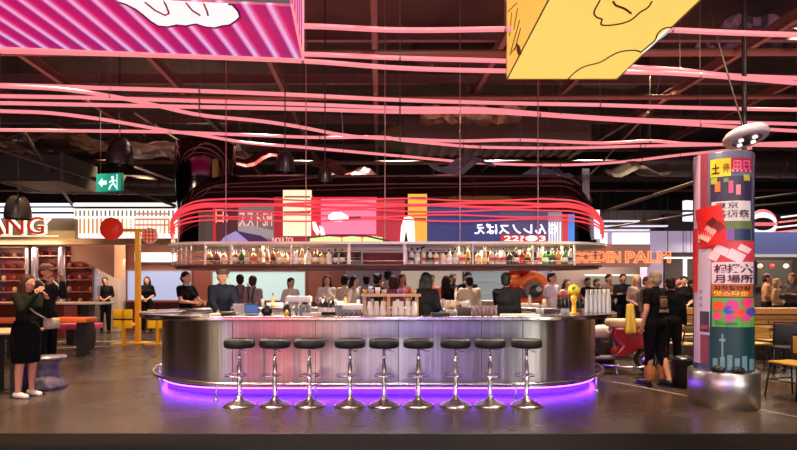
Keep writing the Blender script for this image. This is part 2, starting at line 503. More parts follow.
# ------------------------------------------------------------------ the bar
BX, BY = -.30, 8.5
ROT = .25
def steel(name, col, rough, streak=True):
    m = bpy.data.materials.new(name); m.use_nodes = True; nt = m.node_tree; b = nt.nodes['Principled BSDF']
    b.inputs['Metallic'].default_value = 1; c = srgb(col)
    tc = nt.nodes.new('ShaderNodeTexCoord'); mp = nt.nodes.new('ShaderNodeMapping'); mp.inputs['Scale'].default_value = (26, 26, .25) if streak else (6, 6, 6)
    nt.links.new(tc.outputs['Object'], mp.inputs['Vector'])
    n = nt.nodes.new('ShaderNodeTexNoise'); n.inputs['Scale'].default_value = 1; n.inputs['Detail'].default_value = 5
    nt.links.new(mp.outputs[0], n.inputs['Vector'])
    mx = nt.nodes.new('ShaderNodeMix'); mx.data_type = 'RGBA'; mx.inputs['A'].default_value = (*[x * .5 for x in c], 1); mx.inputs['B'].default_value = (*[min(1, x * 1.2) for x in c], 1)
    nt.links.new(n.outputs['Fac'], mx.inputs['Factor']); nt.links.new(mx.outputs['Result'], b.inputs['Base Color'])
    b.inputs['Roughness'].default_value = rough
    if streak:
        b.inputs['Anisotropic'].default_value = .95; b.inputs['Anisotropic Rotation'].default_value = ROT
        tg = nt.nodes.new('ShaderNodeTangent'); tg.direction_type = 'RADIAL'; tg.axis = 'Z'; nt.links.new(tg.outputs[0], b.inputs['Tangent'])
    bp = nt.nodes.new('ShaderNodeBump'); bp.inputs['Strength'].default_value = .16; bp.inputs['Distance'].default_value = .02
    nt.links.new(n.outputs['Fac'], bp.inputs['Height']); nt.links.new(bp.outputs[0], b.inputs['Normal'])
    return m
STEEL = steel('brushed_steel', '#c4bfbe', .32); TOPST = steel('counter_steel', '#b8b2ae', .20, False)
CHROME = mat('#ece6ea', .24, 1.); BLACKM = mat('#0b0b0c', .45); 
bar = thing('bar_counter', 'long oval stainless steel bar with rounded ends and purple glow at its foot', 'bar counter', (0, 0, 0))
mb = MB(); pill_ring(mb, pill(BX, BY, 3.35, 1.45, 40), pill(BX, BY, 3.15, 1.25, 40), .10, 1.02)
smooth_by_angle(mb.build('body_panel', STEEL, bar))
mb = MB(); pill_ring(mb, pill(BX, BY, 3.66, 1.70, 40), pill(BX, BY, 3.13, 1.17, 40), 1.0, 1.06)
o = mb.build('countertop', TOPST, bar); smooth_by_angle(o)
bv = o.modifiers.new('bevel', 'BEVEL'); bv.width = .014; bv.segments = 3; bv.limit_method = 'ANGLE'
mb = MB(); pill_ring(mb, pill(BX, BY, 3.27, 1.37, 40), pill(BX, BY, 3.17, 1.27, 40), .0, .10)
smooth_by_angle(mb.build('toe_kick', mat('#7a2cff', .4, emit=1.5), bar))  # kick board made emissive in place of LED light falling on it
mb = MB(); pill_ring(mb, pill(BX, BY, 3.15, 1.25, 40), pill(BX, BY, 2.95, 1.05, 40), .78, .84)
smooth_by_angle(mb.build('work_shelf', mat('#b8b4ae', .35, .6), bar))
mb = MB(); pill_ring(mb, pill(BX, BY, 3.345, 1.445, 40), pill(BX, BY, 3.29, 1.39, 40), .085, .10)
# LED tape pointing down from the bottom of the panel
smooth_by_angle(mb.build('light_strip', mat('#8434ff', .4, emit=26.), bar))
def arc_part(L, R, t0, t1, n=30, z=.2):
    """points round the front of a pill from the left end to the right end"""
    pts = []
    cl, cr = BX - L + R, BX + L - R
    for i in range(n + 1):
        t = math.radians(t0) + (math.radians(270) - math.radians(t0)) * i / n; pts.append((cl + R * math.cos(t), BY + R * math.sin(t), z))
    for i in range(n + 1):
        t = math.radians(-90) + (math.radians(t1) + PI/2) * i / n; pts.append((cr + R * math.cos(t), BY + R * math.sin(t), z))
    return pts
rail = MB(); pts = arc_part(3.45, 1.76, 178, 40, z=.205)
pts = [Vector(pts[0]) + Vector((0, .03, .07))] + pts + [Vector(pts[-1]) + Vector((-.14, .06, .06))]
rail.tube(pts, .024, seg=10)
rl = rail.build('foot_rail', CHROME, bar)
def rail_y(x, L=3.45, R=1.76):
    a = abs(x - BX) - (L - R); return BY - (R if a <= 0 else math.sqrt(max(0, R * R - a * a)))
for x_ in (-3.74, -2.32, -1.05, .22, 1.49, 2.75):
    q = (x_, rail_y(x_))
    mb = MB(); mb.cap((q[0], q[1], .0), (q[0], q[1], .21), .013, .013); mb.lathe([(.035, 0), (.035, .012), (.015, .02)], c=(q[0], q[1], 0), seg=12)
    mb.build('rail_post', CHROME, rl)
# vertical panel seams of the steel skin
for x in (-2.2, -1.1, 0., 1.1, 1.65):
    MB().box(x - .004, x + .004, BY - 1.454, BY - 1.449, .13, 1.0).build('panel_seam', mat('#4a4644', .4, .8), bar)

# stools
def make_stool():
    t = thing('bar_stool', '', 'bar stool')
    MB().lathe([(0, 0), (.200, 0), (.202, .008), (.16, .028), (.09, .055), (.042, .085), (.034, .11), (0, .11)], seg=36).build('base', CHROME, t)
    MB().lathe([(.028, .09), (.028, .50), (.020, .50), (.020, .69), (.05, .69), (.05, .705), (0, .705)], seg=18).build('pole', CHROME, t)
    s = MB().lathe([(0, .70), (.160, .70), (.182, .712), (.188, .745), (.184, .785), (.162, .803), (.08, .798), (0, .795)], seg=36).build('seat', mat('#0a090a', .6, bump=.1, nscale=30), t)
    mb = MB(); c = [(.125 * math.cos(a), -.13 + .10 * math.sin(a) + .03, .375) for a in [math.radians(200 - 220 * i / 18 - 0) for i in range(19)]]
    ring = [(.125 * math.cos(2*PI*i/24), -.075 + .125 * math.sin(2*PI*i/24), .375) for i in range(24)]
    mb.tube(ring, .008, closed=True); mb.tube([(0, -.02, .375), (0, .05, .375)], .008); mb.lathe([(.033, .35), (.033, .40)], seg=14)
    mb.build('footrest', CHROME, t)
    MB().tube([(.0, 0, .69), (.09, -.03, .665), (.14, -.05, .66)], .006).build('lever', CHROME, t)
    return t
stool = make_stool()
sp = [(239.5, 'leftmost'), (275, 'second from the left'), (309.5, 'third from the left'), (350, 'fourth from the left'), (384, 'middle one'),
      (418.5, 'fourth from the right'), (455.5, 'third from the right'), (490, 'second from the right'), (526.5, 'rightmost')]
for i, (px, w) in enumerate(sp):
    Y = 6.47; lab = 'black round bar stool on chrome base, %s of the nine' % w
    rz = random.uniform(-.7, .7)
    if i == 0: stool.location = (PX(px, Y), Y, 0); stool.rotation_euler.z = rz; tag(stool, lab, None, 'bar stools in front of the steel bar')
    else: dup(stool, (PX(px, Y), Y, 0), rz, lab, 'bar stools in front of the steel bar')

# ------------------------------------------------------------------ hanging bottle shelf
GX, GY, GL, GR = -.17, 8.2, 3.27, .82
WHITEM = mat('#d9cfc2', .35, .3); WIRE = mat('#cfc6bc', .3, .8)
sh = thing('bottle_shelf', 'oval white metal bottle shelf hung over the bar, wire railed', 'shelf', (0, 0, 0))
mb = MB(); pill_ring(mb, pill(GX, GY, GL + .05, GR + .05, 36), pill(GX, GY, GL - .42, GR - .42, 36), 2.03, 2.065)
smooth_by_angle(mb.build('top_board', WHITEM, sh))
mb = MB(); pill_ring(mb, pill(GX, GY, GL - .02, GR - .02, 36), pill(GX, GY, GL - .38, GR - .38, 36), 1.735, 1.755)
smooth_by_angle(mb.build('shelf_board', mat('#6b4a38', .5), sh))
mb = MB(); pill_ring(mb, pill(GX, GY, GL - .06, GR - .06, 36), pill(GX, GY, GL - .40, GR - .40, 36), 1.705, 1.735)
smooth_by_angle(mb.build('underside', mat('#4a1d16', .6), sh))
for z in (1.80, 1.93):
    MB().tube([(*p, z) for p in pill(GX, GY, GL, GR, 24)], .006, seg=6, closed=True).build('wire_rail', WIRE, sh)
def front_y(x, L=GL, R=GR, cx=GX, cy=GY):
    a = abs(x - cx) - (L - R)
    return cy - (R if a <= 0 else math.sqrt(max(0, R*R - a*a)))
for px in (205, 231, 291, 349, 405, 473, 533, 575):
    x = PX(px, 7.4); y = front_y(x) + .02; w = .012 if px not in (349, 405) else .022
    MB().box(x - w, x + w, y, y + .02, 1.74, 2.04).build('post', WHITEM, sh)
# wire cage at the left, empty end
for i in range(7):
    x = GX - GL + .02 + i * .085; y = front_y(x) + .015
    MB().cap((x, y, 1.755), (x, y, 2.03), .005, .005, seg=6).build('wire_bar', WIRE, sh)
# hanging rods
for px in (226, 306, 385, 460, 538):
    x = PX(px, 7.42); MB().cap((x, 7.42, 2.06), (x, 7.42, 6.2), .007, .007, seg=6).build('hanging_rod', mat('#b89a94', .3, .8), sh)
# inner menu board and frames in the gap of the shelf
mbx = thing('menu_board', 'dark red blank board in white frame in the gap of the bottle shelf', 'board', (-.22, 8.60, 0))
MB().box(-.355, .345, 0, .02, 1.745, 1.985).build('panel', mat('#7d1512', .5), mbx)
MB().box(-.385, .375, -.012, .0, 1.985, 2.0).box(-.385, -.355, -.012, .02, 1.74, 1.985).box(.345, .375, -.012, .02, 1.74, 1.985).build('frame', mat('#d8c4b0', .5), mbx)
# ------------------------------------------------------------------ mirror hood over the shelf
HL, HR = 3.20, .70
def hood_mat():
    m = mat('#3a3432', .06, 1.); return m
hood = thing('hood', 'tall black mirror-polished oval hood above the bottle shelf, with sign reflections as lit panels', 'hood', (0, 0, 0))
mb = MB()
prof = [(2.066, 0), (2.2, -.02), (2.5, -.03), (2.68, -.04), (2.80, -.09), (2.92, -.17), (3.04, -.30), (3.12, -.46)]
rings = []
for z, g in prof:
    rings.append([mb.bm.verts.new((p[0], p[1], z)) for p in pill(GX, GY, HL + g, HR + g, 30)])
for A, B_ in zip(rings, rings[1:]):
    n = len(A)
    for i in range(n):
        f = mb.bm.faces.new([A[i], A[(i+1) % n], B_[(i+1) % n], B_[i]]); f.smooth = True
mb.bm.faces.new(rings[-1]); mb.bm.faces.new(rings[0][::-1])
ho = smooth_by_angle(mb.build('drum', mat('#5a5250', .07, 1., bump=.25, nscale=1.2), hood), .8)
MB().lathe([(.40, 2.5), (.45, 2.9), (.46, 3.3), (.44, 3.62), (0, 3.62)], c=(GX - HL + .40, GY, 0), seg=36).build('end_collar', mat('#5a5250', .09, 1., bump=.25, nscale=1.2), hood)
HFY = GY - HR   # front plane of the hood
def hpanel(px0, px1, py0, py1, col, emit=.9, d=.03, name='reflection_panel', m=None, lab=None):  # glowing panels stand in for sign reflections in the mirror drum
    Y = HFY - d + .0; pts = []
    x0, x1 = PX(px0, Y), PX(px1, Y); z0, z1 = PZ(py1, Y), PZ(py0, Y)
    n = max(1, int((x1 - x0) / .1)); mb = MB(); fr = []; bk = []
    for i in range(n + 1):
        x = x0 + (x1 - x0) * i / n; y = front_y(x, HL, HR, GX, GY)
        for z, lst in ((z0, fr), (z1, fr)): lst.append(mb.bm.verts.new((x, y - d, z)))
        for z, lst in ((z0, bk), (z1, bk)): lst.append(mb.bm.verts.new((x, y + .03, z)))
    for i in range(n):
        a = 2 * i
        mb.bm.faces.new([fr[a], fr[a+2], fr[a+3], fr[a+1]]); mb.bm.faces.new([bk[a], bk[a+1], bk[a+3], bk[a+2]])
        mb.bm.faces.new([fr[a+1], fr[a+3], bk[a+3], bk[a+1]]); mb.bm.faces.new([fr[a], bk[a], bk[a+2], fr[a+2]])
    mb.bm.faces.new([fr[0], fr[1], bk[1], bk[0]]); mb.bm.faces.new([fr[-2], bk[-2], bk[-1], fr[-1]])
    o = mb.build(name, m or mat(col, .4, emit=emit), hood)
    if lab: o['label'] = lab
    return o
def hshape(pxpts, col, emit=1., d=.05, name='reflection_shape'):  # emissive shapes inside the painted reflections
    Y = HFY; mb = MB(); mb.prism([(PX(a, Y), PZ(b, Y)) for a, b in pxpts], HFY - d, HFY - d + .015, axis='y')
    return mb.build(name, mat(col, .4, emit=emit), hood)
def htext(s, px0, px1, py0, py1, col, emit=1.2, d=.055, mirror=False, bold=.0):  # glowing letters, painted as reflected sign writing
    Y = HFY; mb = MB(); add_text(mb, s, PX(px0, Y), PX(px1, Y), PZ(py1, Y), PZ(py0, Y), HFY - d, .01, mirror, bold=bold)
    return mb.build('lettering', mat(col, .4, emit=emit), hood)
hpanel(198, 213, 212, 243, '#5c4a44', .35)
hpanel(213, 238, 203, 243, '#4a0c0c', .6)
hpanel(213, 216, 205, 243, '#c01414', .8, d=.045)
hpanel(238, 274, 203, 243, '#8a7a7c', .55)
hpanel(274, 283, 197, 243, '#b01018', .8)
hpanel(283, 311, 190, 236, '#ffe9c0', 1.05)
hpanel(311, 377, 197, 243, '#d81430', .9)
hpanel(321, 376, 199, 234, '#f27a9c', 1.0, d=.04)
hpanel(377, 405, 200, 243, '#b50f22', .9)
hpanel(408, 427, 194, 243, '#f0a830', 1.0, d=.045)
hpanel(427, 500, 206, 243, '#27306e', .75)
hpanel(500, 548, 210, 243, '#4b4470', .6)
hpanel(548, 562, 212, 243, '#8c8aa0', .7); hpanel(562, 568, 214, 243, '#c81018', .9); hpanel(568, 575, 214, 243, '#3f7fe0', .9)
hpanel(283, 311, 236, 243, '#a01020', .7)
for yy in (196, 205, 212): hpanel(284, 310, yy, yy + 1.5, '#a0402a', .6, d=.045, name='reflection_line')
for yy in (197, 204, 211, 218): hpanel(410, 426, yy, yy + 1.6, '#8a3a12', .7, d=.06, name='reflection_line')
hshape([(400, 243), (401, 228), (404, 218), (410, 217), (414, 220), (415, 243), (408, 243), (406, 230), (404, 243)], '#fff6ee', 1.2, .085)
hshape([(313, 222), (316, 222), (321, 233), (318, 236), (314, 230)], '#fff0ee', 1.2, .085)
hshape([(320, 226), (324, 228), (326, 236), (322, 237)], '#fff0ee', 1.2, .085)
hshape([(329, 216), (334, 213), (342, 213), (349, 217), (349, 220), (342, 222), (333, 222), (329, 219)], '#fff4f0', 1.3, .085)
hshape([(349, 218), (361, 217), (361, 219), (349, 219.5)], '#7a1024', .6, .085)
for a, b_ in ((311, 342), (343, 362), (363, 383)):
    hshape([(a, 243), (a, 238), ((a + b_) / 2, 236.5), (b_, 238), (b_, 243)], '#d8f09a', 1.0, .085)
hshape([(309, 237.5), (330, 235.2), (365, 235.2), (390, 241), (390, 242.5), (364, 236.8), (330, 236.8), (309, 239)], '#14100e', .01, .088)
hshape([(221, 243), (226, 237), (237, 231.5), (251, 243)], '#a79ad0', .8, .06)
hshape([(238, 231.5), (262, 236), (272, 243), (251, 243)], '#30205a', .6, .062)
hshape([(239, 222), (274, 231), (274, 240), (239, 231)], '#b5a8a8', .6, .05)
htext('日:', 217, 229, 210, 223, '#ff9a80', 1.2, .06)
htext('スストSM', 240, 273, 212, 227, '#ffb0a4', 1.2, .065)
htext('NOUI TOI', 274, 294, 238, 243, '#ffd0c8', 1., .09)
htext('らんレノスばえ', 474, 556, 224, 234.5, '#f4e8ff', 1.5, .06, mirror=True, bold=.02)
hpanel(501, 546, 235, 242.5, '#c01820', 1., d=.06)
htext('22?●3', 503, 544, 236, 241.5, '#fff0f0', 1.2, .08, mirror=False, bold=.02)
for i in range(5): hpanel(549 + i * 2.7, 550.2 + i * 2.7, 222, 243, '#f0ecf4', 1., d=.05, name='reflection_line')
# right-hand mirror pilaster on the hood and white/orange strip
for (a, b_, y0, y1, c, e) in ((577, 584, 172, 222, '#8a8088', 0), (577, 584, 222, 243, '#8a3a22', 0), (590, 594, 212, 240, '#f4f0ff', 1.0)):
    Y = 7.95; mb = MB(); mb.box(PX(a, Y), PX(b_, Y), 7.72, 7.80, PZ(y1, Y), PZ(y0, Y)); mb.build('edge_strip', mat(c, .2, emit=e) if e else mat(c, .15, .8), hood)
# red tubes running round the hood
def ring_tube(dz, off, zf, ze):
    pts = []
    off -= .05; L, R = HL + off, HR + off
    cl, cr = GX - L + R, GX + L - R
    for i in range(15):
        t = math.radians(186) + math.radians(84) * i / 14; k = i / 14
        pts.append((cl + R * math.cos(t), GY + R * math.sin(t), ze + (zf - ze) * (1 - (1 - k) ** 1.6)))
    for i in range(1, 16): pts.append((cl + (cr - cl) * i / 16, GY - R, zf + .018 * math.sin(i * .9 + dz * 9)))
    for i in range(15):
        t = math.radians(-90) + math.radians(80) * i / 14; k = 1 - i / 14
        pts.append((cr + R * math.cos(t), GY + R * math.sin(t), ze + (zf - ze) * (1 - (1 - k) ** 1.6)))
    return pts
RED = mat('#e8424c', .4, emit=1.0)
for i, (zf, ze, off, w) in enumerate(((2.66, 2.30, .10, 'topmost'), (2.60, 2.27, .12, 'second from the top'), (2.565, 2.25, .11, 'third from the top'), (2.50, 2.22, .13, 'fourth from the top'),
                         (2.43, 2.20, .12, 'second from the bottom'), (2.37, 2.17, .13, 'lowest'))):
    o = MB().tube(ring_tube(i * .3, off, zf, ze), .012 if i not in (1, 2) else .020, seg=6).build('light_tube', RED)
    tag(o, 'thin red light tube running round the mirror hood, %s of six' % w, 'light tube', 'red light tubes round the hood')
# ------------------------------------------------------------------ pink light tubes under the ceiling
PINK = mat('#f58a92', .35, emit=1.0)
TUBES = [
 ('highest one, passing behind both light boxes', 4.02, [(-60, 24), (60, 25), (180, 26), (303, 26), (400, 30), (505, 29), (600, 28), (672, 30), (740, 33), (870, 37)]),
 ('second one from the top, level behind the pink box corner', 4.08, [(-60, 44), (100, 49), (303, 54), (400, 58), (507, 61), (570, 64), (630, 67), (680, 70), (740, 76), (870, 80)]),
 ('third one, running just below the pink striped light box', 3.96, [(-60, 50), (0, 51), (150, 55), (303, 61), (400, 68), (507, 71), (630, 72), (700, 75), (797, 83), (870, 88)]),
 ('fourth one, straight and unbroken below the yellow light box', 4.04, [(-60, 85), (0, 85), (100, 88), (200, 91), (300, 95), (400, 100), (500, 103), (600, 105), (700, 108), (870, 111)]),
 ('one that dives from the upper left across three others', 3.93, [(-60, 83), (0, 86), (60, 89), (110, 96), (150, 104), (200, 115), (260, 121), (300, 127), (350, 136), (400, 139), (460, 141), (520, 140), (600, 143), (650, 141), (700, 144), (870, 147)]),
 ('fifth one, keeping level at the left edge', 4.06, [(-60, 95), (0, 96), (100, 98), (200, 101), (300, 104), (400, 108), (480, 109), (560, 115), (650, 120), (797, 124), (870, 126)]),
 ('sixth one, sinking towards the right edge', 3.98, [(-60, 102), (0, 103), (100, 105), (200, 107), (300, 109), (400, 112), (480, 112), (540, 115), (600, 119), (700, 125), (797, 131), (870, 134)]),
 ('one that sags lowest behind the middle of the hood', 4.0, [(-60, 108), (0, 111), (50, 113), (100, 119), (130, 124), (170, 131), (200, 135), (250, 143), (300, 147), (400, 156), (480, 163), (560, 165), (620, 162), (680, 155), (752, 148)]),
 ('lowest level one at the left edge', 4.05, [(-60, 130), (0, 130), (100, 131), (170, 132), (250, 135), (320, 137.5), (380, 137), (400, 140), (440, 144), (480, 147), (560, 148), (640, 146), (700, 145), (870, 141)]),
]
for w, z, pts in TUBES:
    q = []
    for px, py in pts:
        Y = F * (z - CH) / (HY - py); q.append((PX(px, Y), Y, z))
    o = MB().tube(catmull(q, 6), .026, seg=10).build('light_tube', PINK)
    tag(o, 'pink glowing ceiling tube, %s' % w, 'light tube', 'pink light tubes under the ceiling')
    # hanging wires are part of the tube
    for i in range(1, len(q) - 1, 2):
        x, y, zz = q[i]
        mb = MB(); mb.cap((x, y, zz), (x, y, 6.2), .0035, .0035, seg=5)
        mb.build('hanging_wire', mat('#6a5a58', .4, .6), o)
        MB().lathe([(.029, -.012), (.029, .012)], seg=10, M=Matrix.Translation((x, y, zz)) @ Matrix.Rotation(PI/2, 4, 'Y')).build('clip', mat('#8c7a7a', .4), o)

# ------------------------------------------------------------------ steel structure under the ceiling
BEAM = mat('#4a302a', .6, noise=.3); DARK = mat('#1a1513', .8)
names = ['over the far left wall', 'second from the left', 'third from the left', 'left of the pink light box corner', 'between the two light boxes at left', 'above the middle of the bar',
         'between the two light boxes at right', 'above the yellow light box', 'second from the right', 'over the poster pillar', 'over the right wall', 'outermost at right']
for i, x in enumerate((-9.5, -7.6, -5.9, -4.3, -2.7, -1.1, .7, 2.4, 4.1, 5.9, 7.8, 9.8)):
    mb = MB(); z = 4.75 + .12 * math.sin(i * 2.1)
    mb.box(-.038, .038, 0, 16, 0, .012); mb.box(-.038, .038, 0, 16, .13, .142); mb.box(-.008, .008, 0, 16, .012, .13)
    o = mb.build('ceiling_beam', BEAM); o.location = (x + .9, 3.8, z); o.rotation_euler.z = .055 + .02 * math.sin(i)
    tag(o, 'dark steel ceiling beam running away from the camera, %s' % names[i], 'beam', 'ceiling beams running away')
for i, (y, z, r, w) in enumerate(((6.6, 4.4, .05, 'nearest, just above the pink tubes'), (8.6, 4.55, .04, 'second nearest'), (12.3, 4.35, .05, 'behind the hood'), (14.6, 4.1, .04, 'farthest'))):
    o = MB().tube([(-14, y, z), (0, y + .1, z - .02), (14, y, z)], r, seg=8).build('ceiling_pipe', mat('#5a3a32', .5, .3))
    tag(o, 'thin horizontal pipe crossing under the ceiling, %s' % w, 'pipe', 'crossing ceiling pipes')
for i, (y, z, w) in enumerate(((7.7, 5.0, 'nearest of the five joists'), (9.6, 5.1, 'second joist from the camera'), (11.6, 5.0, 'middle joist of the five'), (13.6, 4.9, 'fourth joist from the camera'), (16.0, 4.6, 'farthest of the five joists'))):
    mb = MB(); mb.box(-14, 14, -.04, .04, 0, .012).box(-14, 14, -.04, .04, .16, .172).box(-14, 14, -.006, .006, .012, .16)
    o = mb.build('ceiling_joist', mat('#4a3430', .6, noise=.3), None, (0, y, z)); tag(o, 'brown steel joist crossing the ceiling sideways, ' + w, 'beam', 'sideways ceiling joists')
# slanting cable trays and thin rods on the left and right
def rod(p, q, r, label, col='#5b504a', name='conduit'):
    o = MB().cap(p, q, r, r, seg=8).build(name, mat(col, .45, .5)); return tag(o, label, 'pipe', None)
rod(P(597, 214, 10), P(725, 172, 8.2), .028, 'long slanting grey pipe under the ceiling right of the hood')
rod(P(606, 228, 12.5), P(700, 213, 11), .025, 'short slanting grey pipe below the long one at right')
rod(P(0, 176, 11), P(95, 178, 11.6), .03, 'grey pipe at the left edge above the dome pendant')
rod(P(22, 130, 9), P(72, 205, 13), .03, 'steep brown pipe falling towards the striped sign at left')
rod(P(0, 150, 9.5), P(175, 205, 13.8), .03, 'long slanting brown pipe behind the exit sign')
rod(P(135, 113, 8.4), P(180, 142, 9.4), .02, 'short brown pipe beside the left end of the hood')
rod(P(128, 165, 10), P(172, 180, 11), .022, 'white thin pipe beside the dome pendant at left', '#a8a0a0')
rod(P(130, 190, 12.5), P(176, 207, 14), .022, 'thin grey pipe below the exit sign')
rod(P(648, 113, 9.2), P(590, 175, 12), .02, 'thin pipe falling behind the right end of the hood')
rod(P(797, 202, 10.5), P(752, 206, 10.5), .02, 'thin pipe right of the poster pillar')
rod(P(797, 193, 10.5), P(752, 199, 10.5), .02, 'upper thin pipe right of the poster pillar')
# ducts
def duct(p, q, r, label, col='#3c3430', ribs=True):
    t = thing('air_duct', label, 'duct', (0, 0, 0)); p, q = Vector(p), Vector(q); d = q - p
    MB().cap(p, q, r, r, seg=24).build('pipe_body', mat(col, .45, .5, noise=.3, nscale=4), t)
    if ribs:
        n = int(d.length / .9); R = d.to_track_quat('Z', 'Y').to_matrix().to_4x4()
        for i in range(1, n): MB().lathe([(r + .002, -.02), (r + .02, -.015), (r + .02, .015), (r + .002, .02)], seg=24, M=Matrix.Translation(p + d * i / n) @ R).build('rib', mat(col, .4, .5), t)
    return t
duct((.6, 9.9, 5.72), (4.5, 10.4, 5.72), .40, 'fat round air duct under the ceiling behind the yellow light box')
duct((-9.0, 12.9, 3.95), (-3.8, 13.4, 3.95), .24, 'round air duct under the ceiling behind the exit sign')
duct((5.2, 11.2, 4.05), (12, 11.6, 4.05), .28, 'round air duct under the ceiling beyond the poster pillar')
t = thing('air_duct', 'square ribbed duct hanging over the middle of the bar', 'duct', (1.3, 9.9, 4.10))
MB().box(-1.2, 2.3, 0, .9, 0, .5).build('box_body', mat('#2e2420', .5, .4), t)
for i in range(16): MB().box(-1.15 + i * .22, -1.05 + i * .22, -.02, .9, -.03, 0).build('rib', mat('#5a3c34', .5, .4), t)
t = thing('air_duct', 'square grey duct at upper left above the exit sign', 'duct', (-8.2, 10.9, 3.6))
MB().box(0, 1.3, 0, 1.2, 0, .55).build('box_body', mat('#3a3836', .5, .4), t)
for xx in (0, 1.3): MB().box(xx - .03, xx + .03, -.02, 1.22, -.02, .57).build('flange', mat('#565250', .5, .4), t)
# crumpled foil insulation between beams
for i, (x0, x1, y, z, lab, c) in enumerate(((-6.6, -3.5, 11.5, 4.55, 'crumpled silvery foil under the ceiling left of the hood', '#b09a96'), (-8.4, -6.2, 10.5, 4.45, 'brown foil insulation under the ceiling at far left', '#7a6450'),
                                (.4, 2.2, 9.0, 4.5, 'pale foil scrap under the ceiling above the middle of the bar', '#5e5a48'), (2.6, 3.6, 10.3, 4.4, 'pale violet panel under the ceiling right of the middle', '#8c86a8'), (5.0, 6.6, 8.0, 5.5, 'blue grey foil under the ceiling right of the yellow light box', '#3c4258'))):
    mb = MB(); nx, ny = 14, 8; g = [[mb.bm.verts.new((x0 + (x1 - x0) * a / nx, y + 1.3 * b_ / ny, z + random.uniform(-.07, .07))) for b_ in range(ny + 1)] for a in range(nx + 1)]
    for a in range(nx):
        for b_ in range(ny): mb.bm.faces.new([g[a][b_], g[a+1][b_], g[a+1][b_+1], g[a][b_+1]])
    o = mb.build('foil_sheet', mat(c, .35, .7)); so = o.modifiers.new('s', 'SOLIDIFY'); so.thickness = .02
    tag(o, lab, 'insulation')
# pendants
def pendant(x, y, zb, r, h, label, col='#141112'):
    t = thing('pendant_lamp', label, 'lamp', (x, y, zb), 0, 'black dome pendants')
    MB().lathe([(r, 0), (r * 1.02, h * .12), (r * .96, h * .45), (r * .80, h * .78), (r * .5, h * .97), (r * .12, h), (0, h), ], seg=28).build('lamp_shade', mat(col, .35), t)
    MB().cap((0, 0, h), (0, 0, 6.2 - zb), .008, .008, seg=6).build('cord', BLACKM, t)
    MB().lathe([(r * .2, -h * .05 + .0), (r * .3, .02), (r * .2, .05)], seg=12).build('bulb', mat('#241c18', .3), t)
pendant(PX(120, 8.6), 8.6, PZ(166, 8.6), .205, .46, 'black dome pendant above the exit sign')
pendant(PX(18, 9.6), 9.6, PZ(219, 9.6), .21, .42, 'black dome pendant in front of the red lettering at left', '#2a221e')
pendant(PX(285, 7.0), 7.0, PZ(173, 7.0), .13, .28, 'larger black pendant in front of the hood')
pendant(PX(325, 7.0), 7.0, PZ(183, 7.0), .092, .20, 'smaller black pendant in front of the hood')
# exit sign
t = thing('exit_sign', 'green exit sign with arrow and running figure hanging at left', 'sign', (PX(110, 9.5), 9.5, PZ(183, 9.5)), -.25)
MB().bbox(-.27, .27, -.03, .03, -.17, .17, .01).build('housing', mat('#1a6a58', .4), t)
MB().box(-.255, .255, -.045, -.031, -.155, .155).build('face_panel', mat('#1fa58c', .4, emit=.75), t)
MB().prism([(-.2, 0), (-.12, .08), (-.12, .035), (-.03, .035), (-.03, -.035), (-.12, -.035), (-.12, -.08)], -.056, -.046, axis='y').build('arrow', mat('#e8fff8', .4, emit=1.1), t)
mb = MB(); mb.lathe([(0, -.005), (.028, -.005), (.028, .005), (0, .005)], M=Matrix.Translation((.10, -.052, .085)) @ Matrix.Rotation(PI/2, 4, 'X'), seg=12)
for a, b_ in (((.10, .05), (.13, -.03)), ((.13, -.03), (.18, -.10)), ((.12, -.02), (.06, -.06)), ((.06, -.06), (.03, -.12)), ((.10, .04), (.04, .0)), ((.11, .04), (.18, .02))): mb.cap((a[0], -.052, a[1]), (b_[0], -.052, b_[1]), .014, .012, seg=6)
mb.box(.19, .2, -.056, -.046, -.14, .14); mb.build('running_figure', mat('#e8fff8', .4, emit=1.1), t)
MB().cap((-.2, 0, .17), (-.2, 0, 6.2 - t.location.z), .006, .006, seg=6).cap((.2, 0, .17), (.2, 0, 6.2 - t.location.z), .006, .006, seg=6).build('hanging_rod', BLACKM, t)
# ring spotlight unit on the right
Y = 5.9
t = thing('ring_lamp', 'white round ceiling ring with small spotlights hanging before the poster pillar', 'lamp', (PX(746, Y), Y, PZ(137, Y)))
t.rotation_euler = (math.radians(-14), math.radians(-6), 0); t.scale = (.78, .78, .78)
MB().lathe([(.19, -.05), (.265, -.05), (.285, -.02), (.285, .04), (.25, .08), (0, .09)], seg=40).build('housing', mat('#b9a8ac', .4), t)
MB().lathe([(.0, -.03), (.19, -.045), (.19, -.05)], seg=30).build('inner_disc', mat('#2a2426', .5), t)
for a in (20, 110, 200, 290):
    a = math.radians(a); MB().lathe([(0, -.06), (.035, -.06), (.03, -.03)], c=(.12 * math.cos(a), .12 * math.sin(a), -.02), seg=12).build('bulb', mat('#ffe8e0', .3, emit=1.3), t)
MB().cap((0, 0, .09), (0, 0, 3.9), .012, .012).build('stem', mat('#2a1c18', .5), t)

# ------------------------------------------------------------------ big light boxes
zb = 3.6
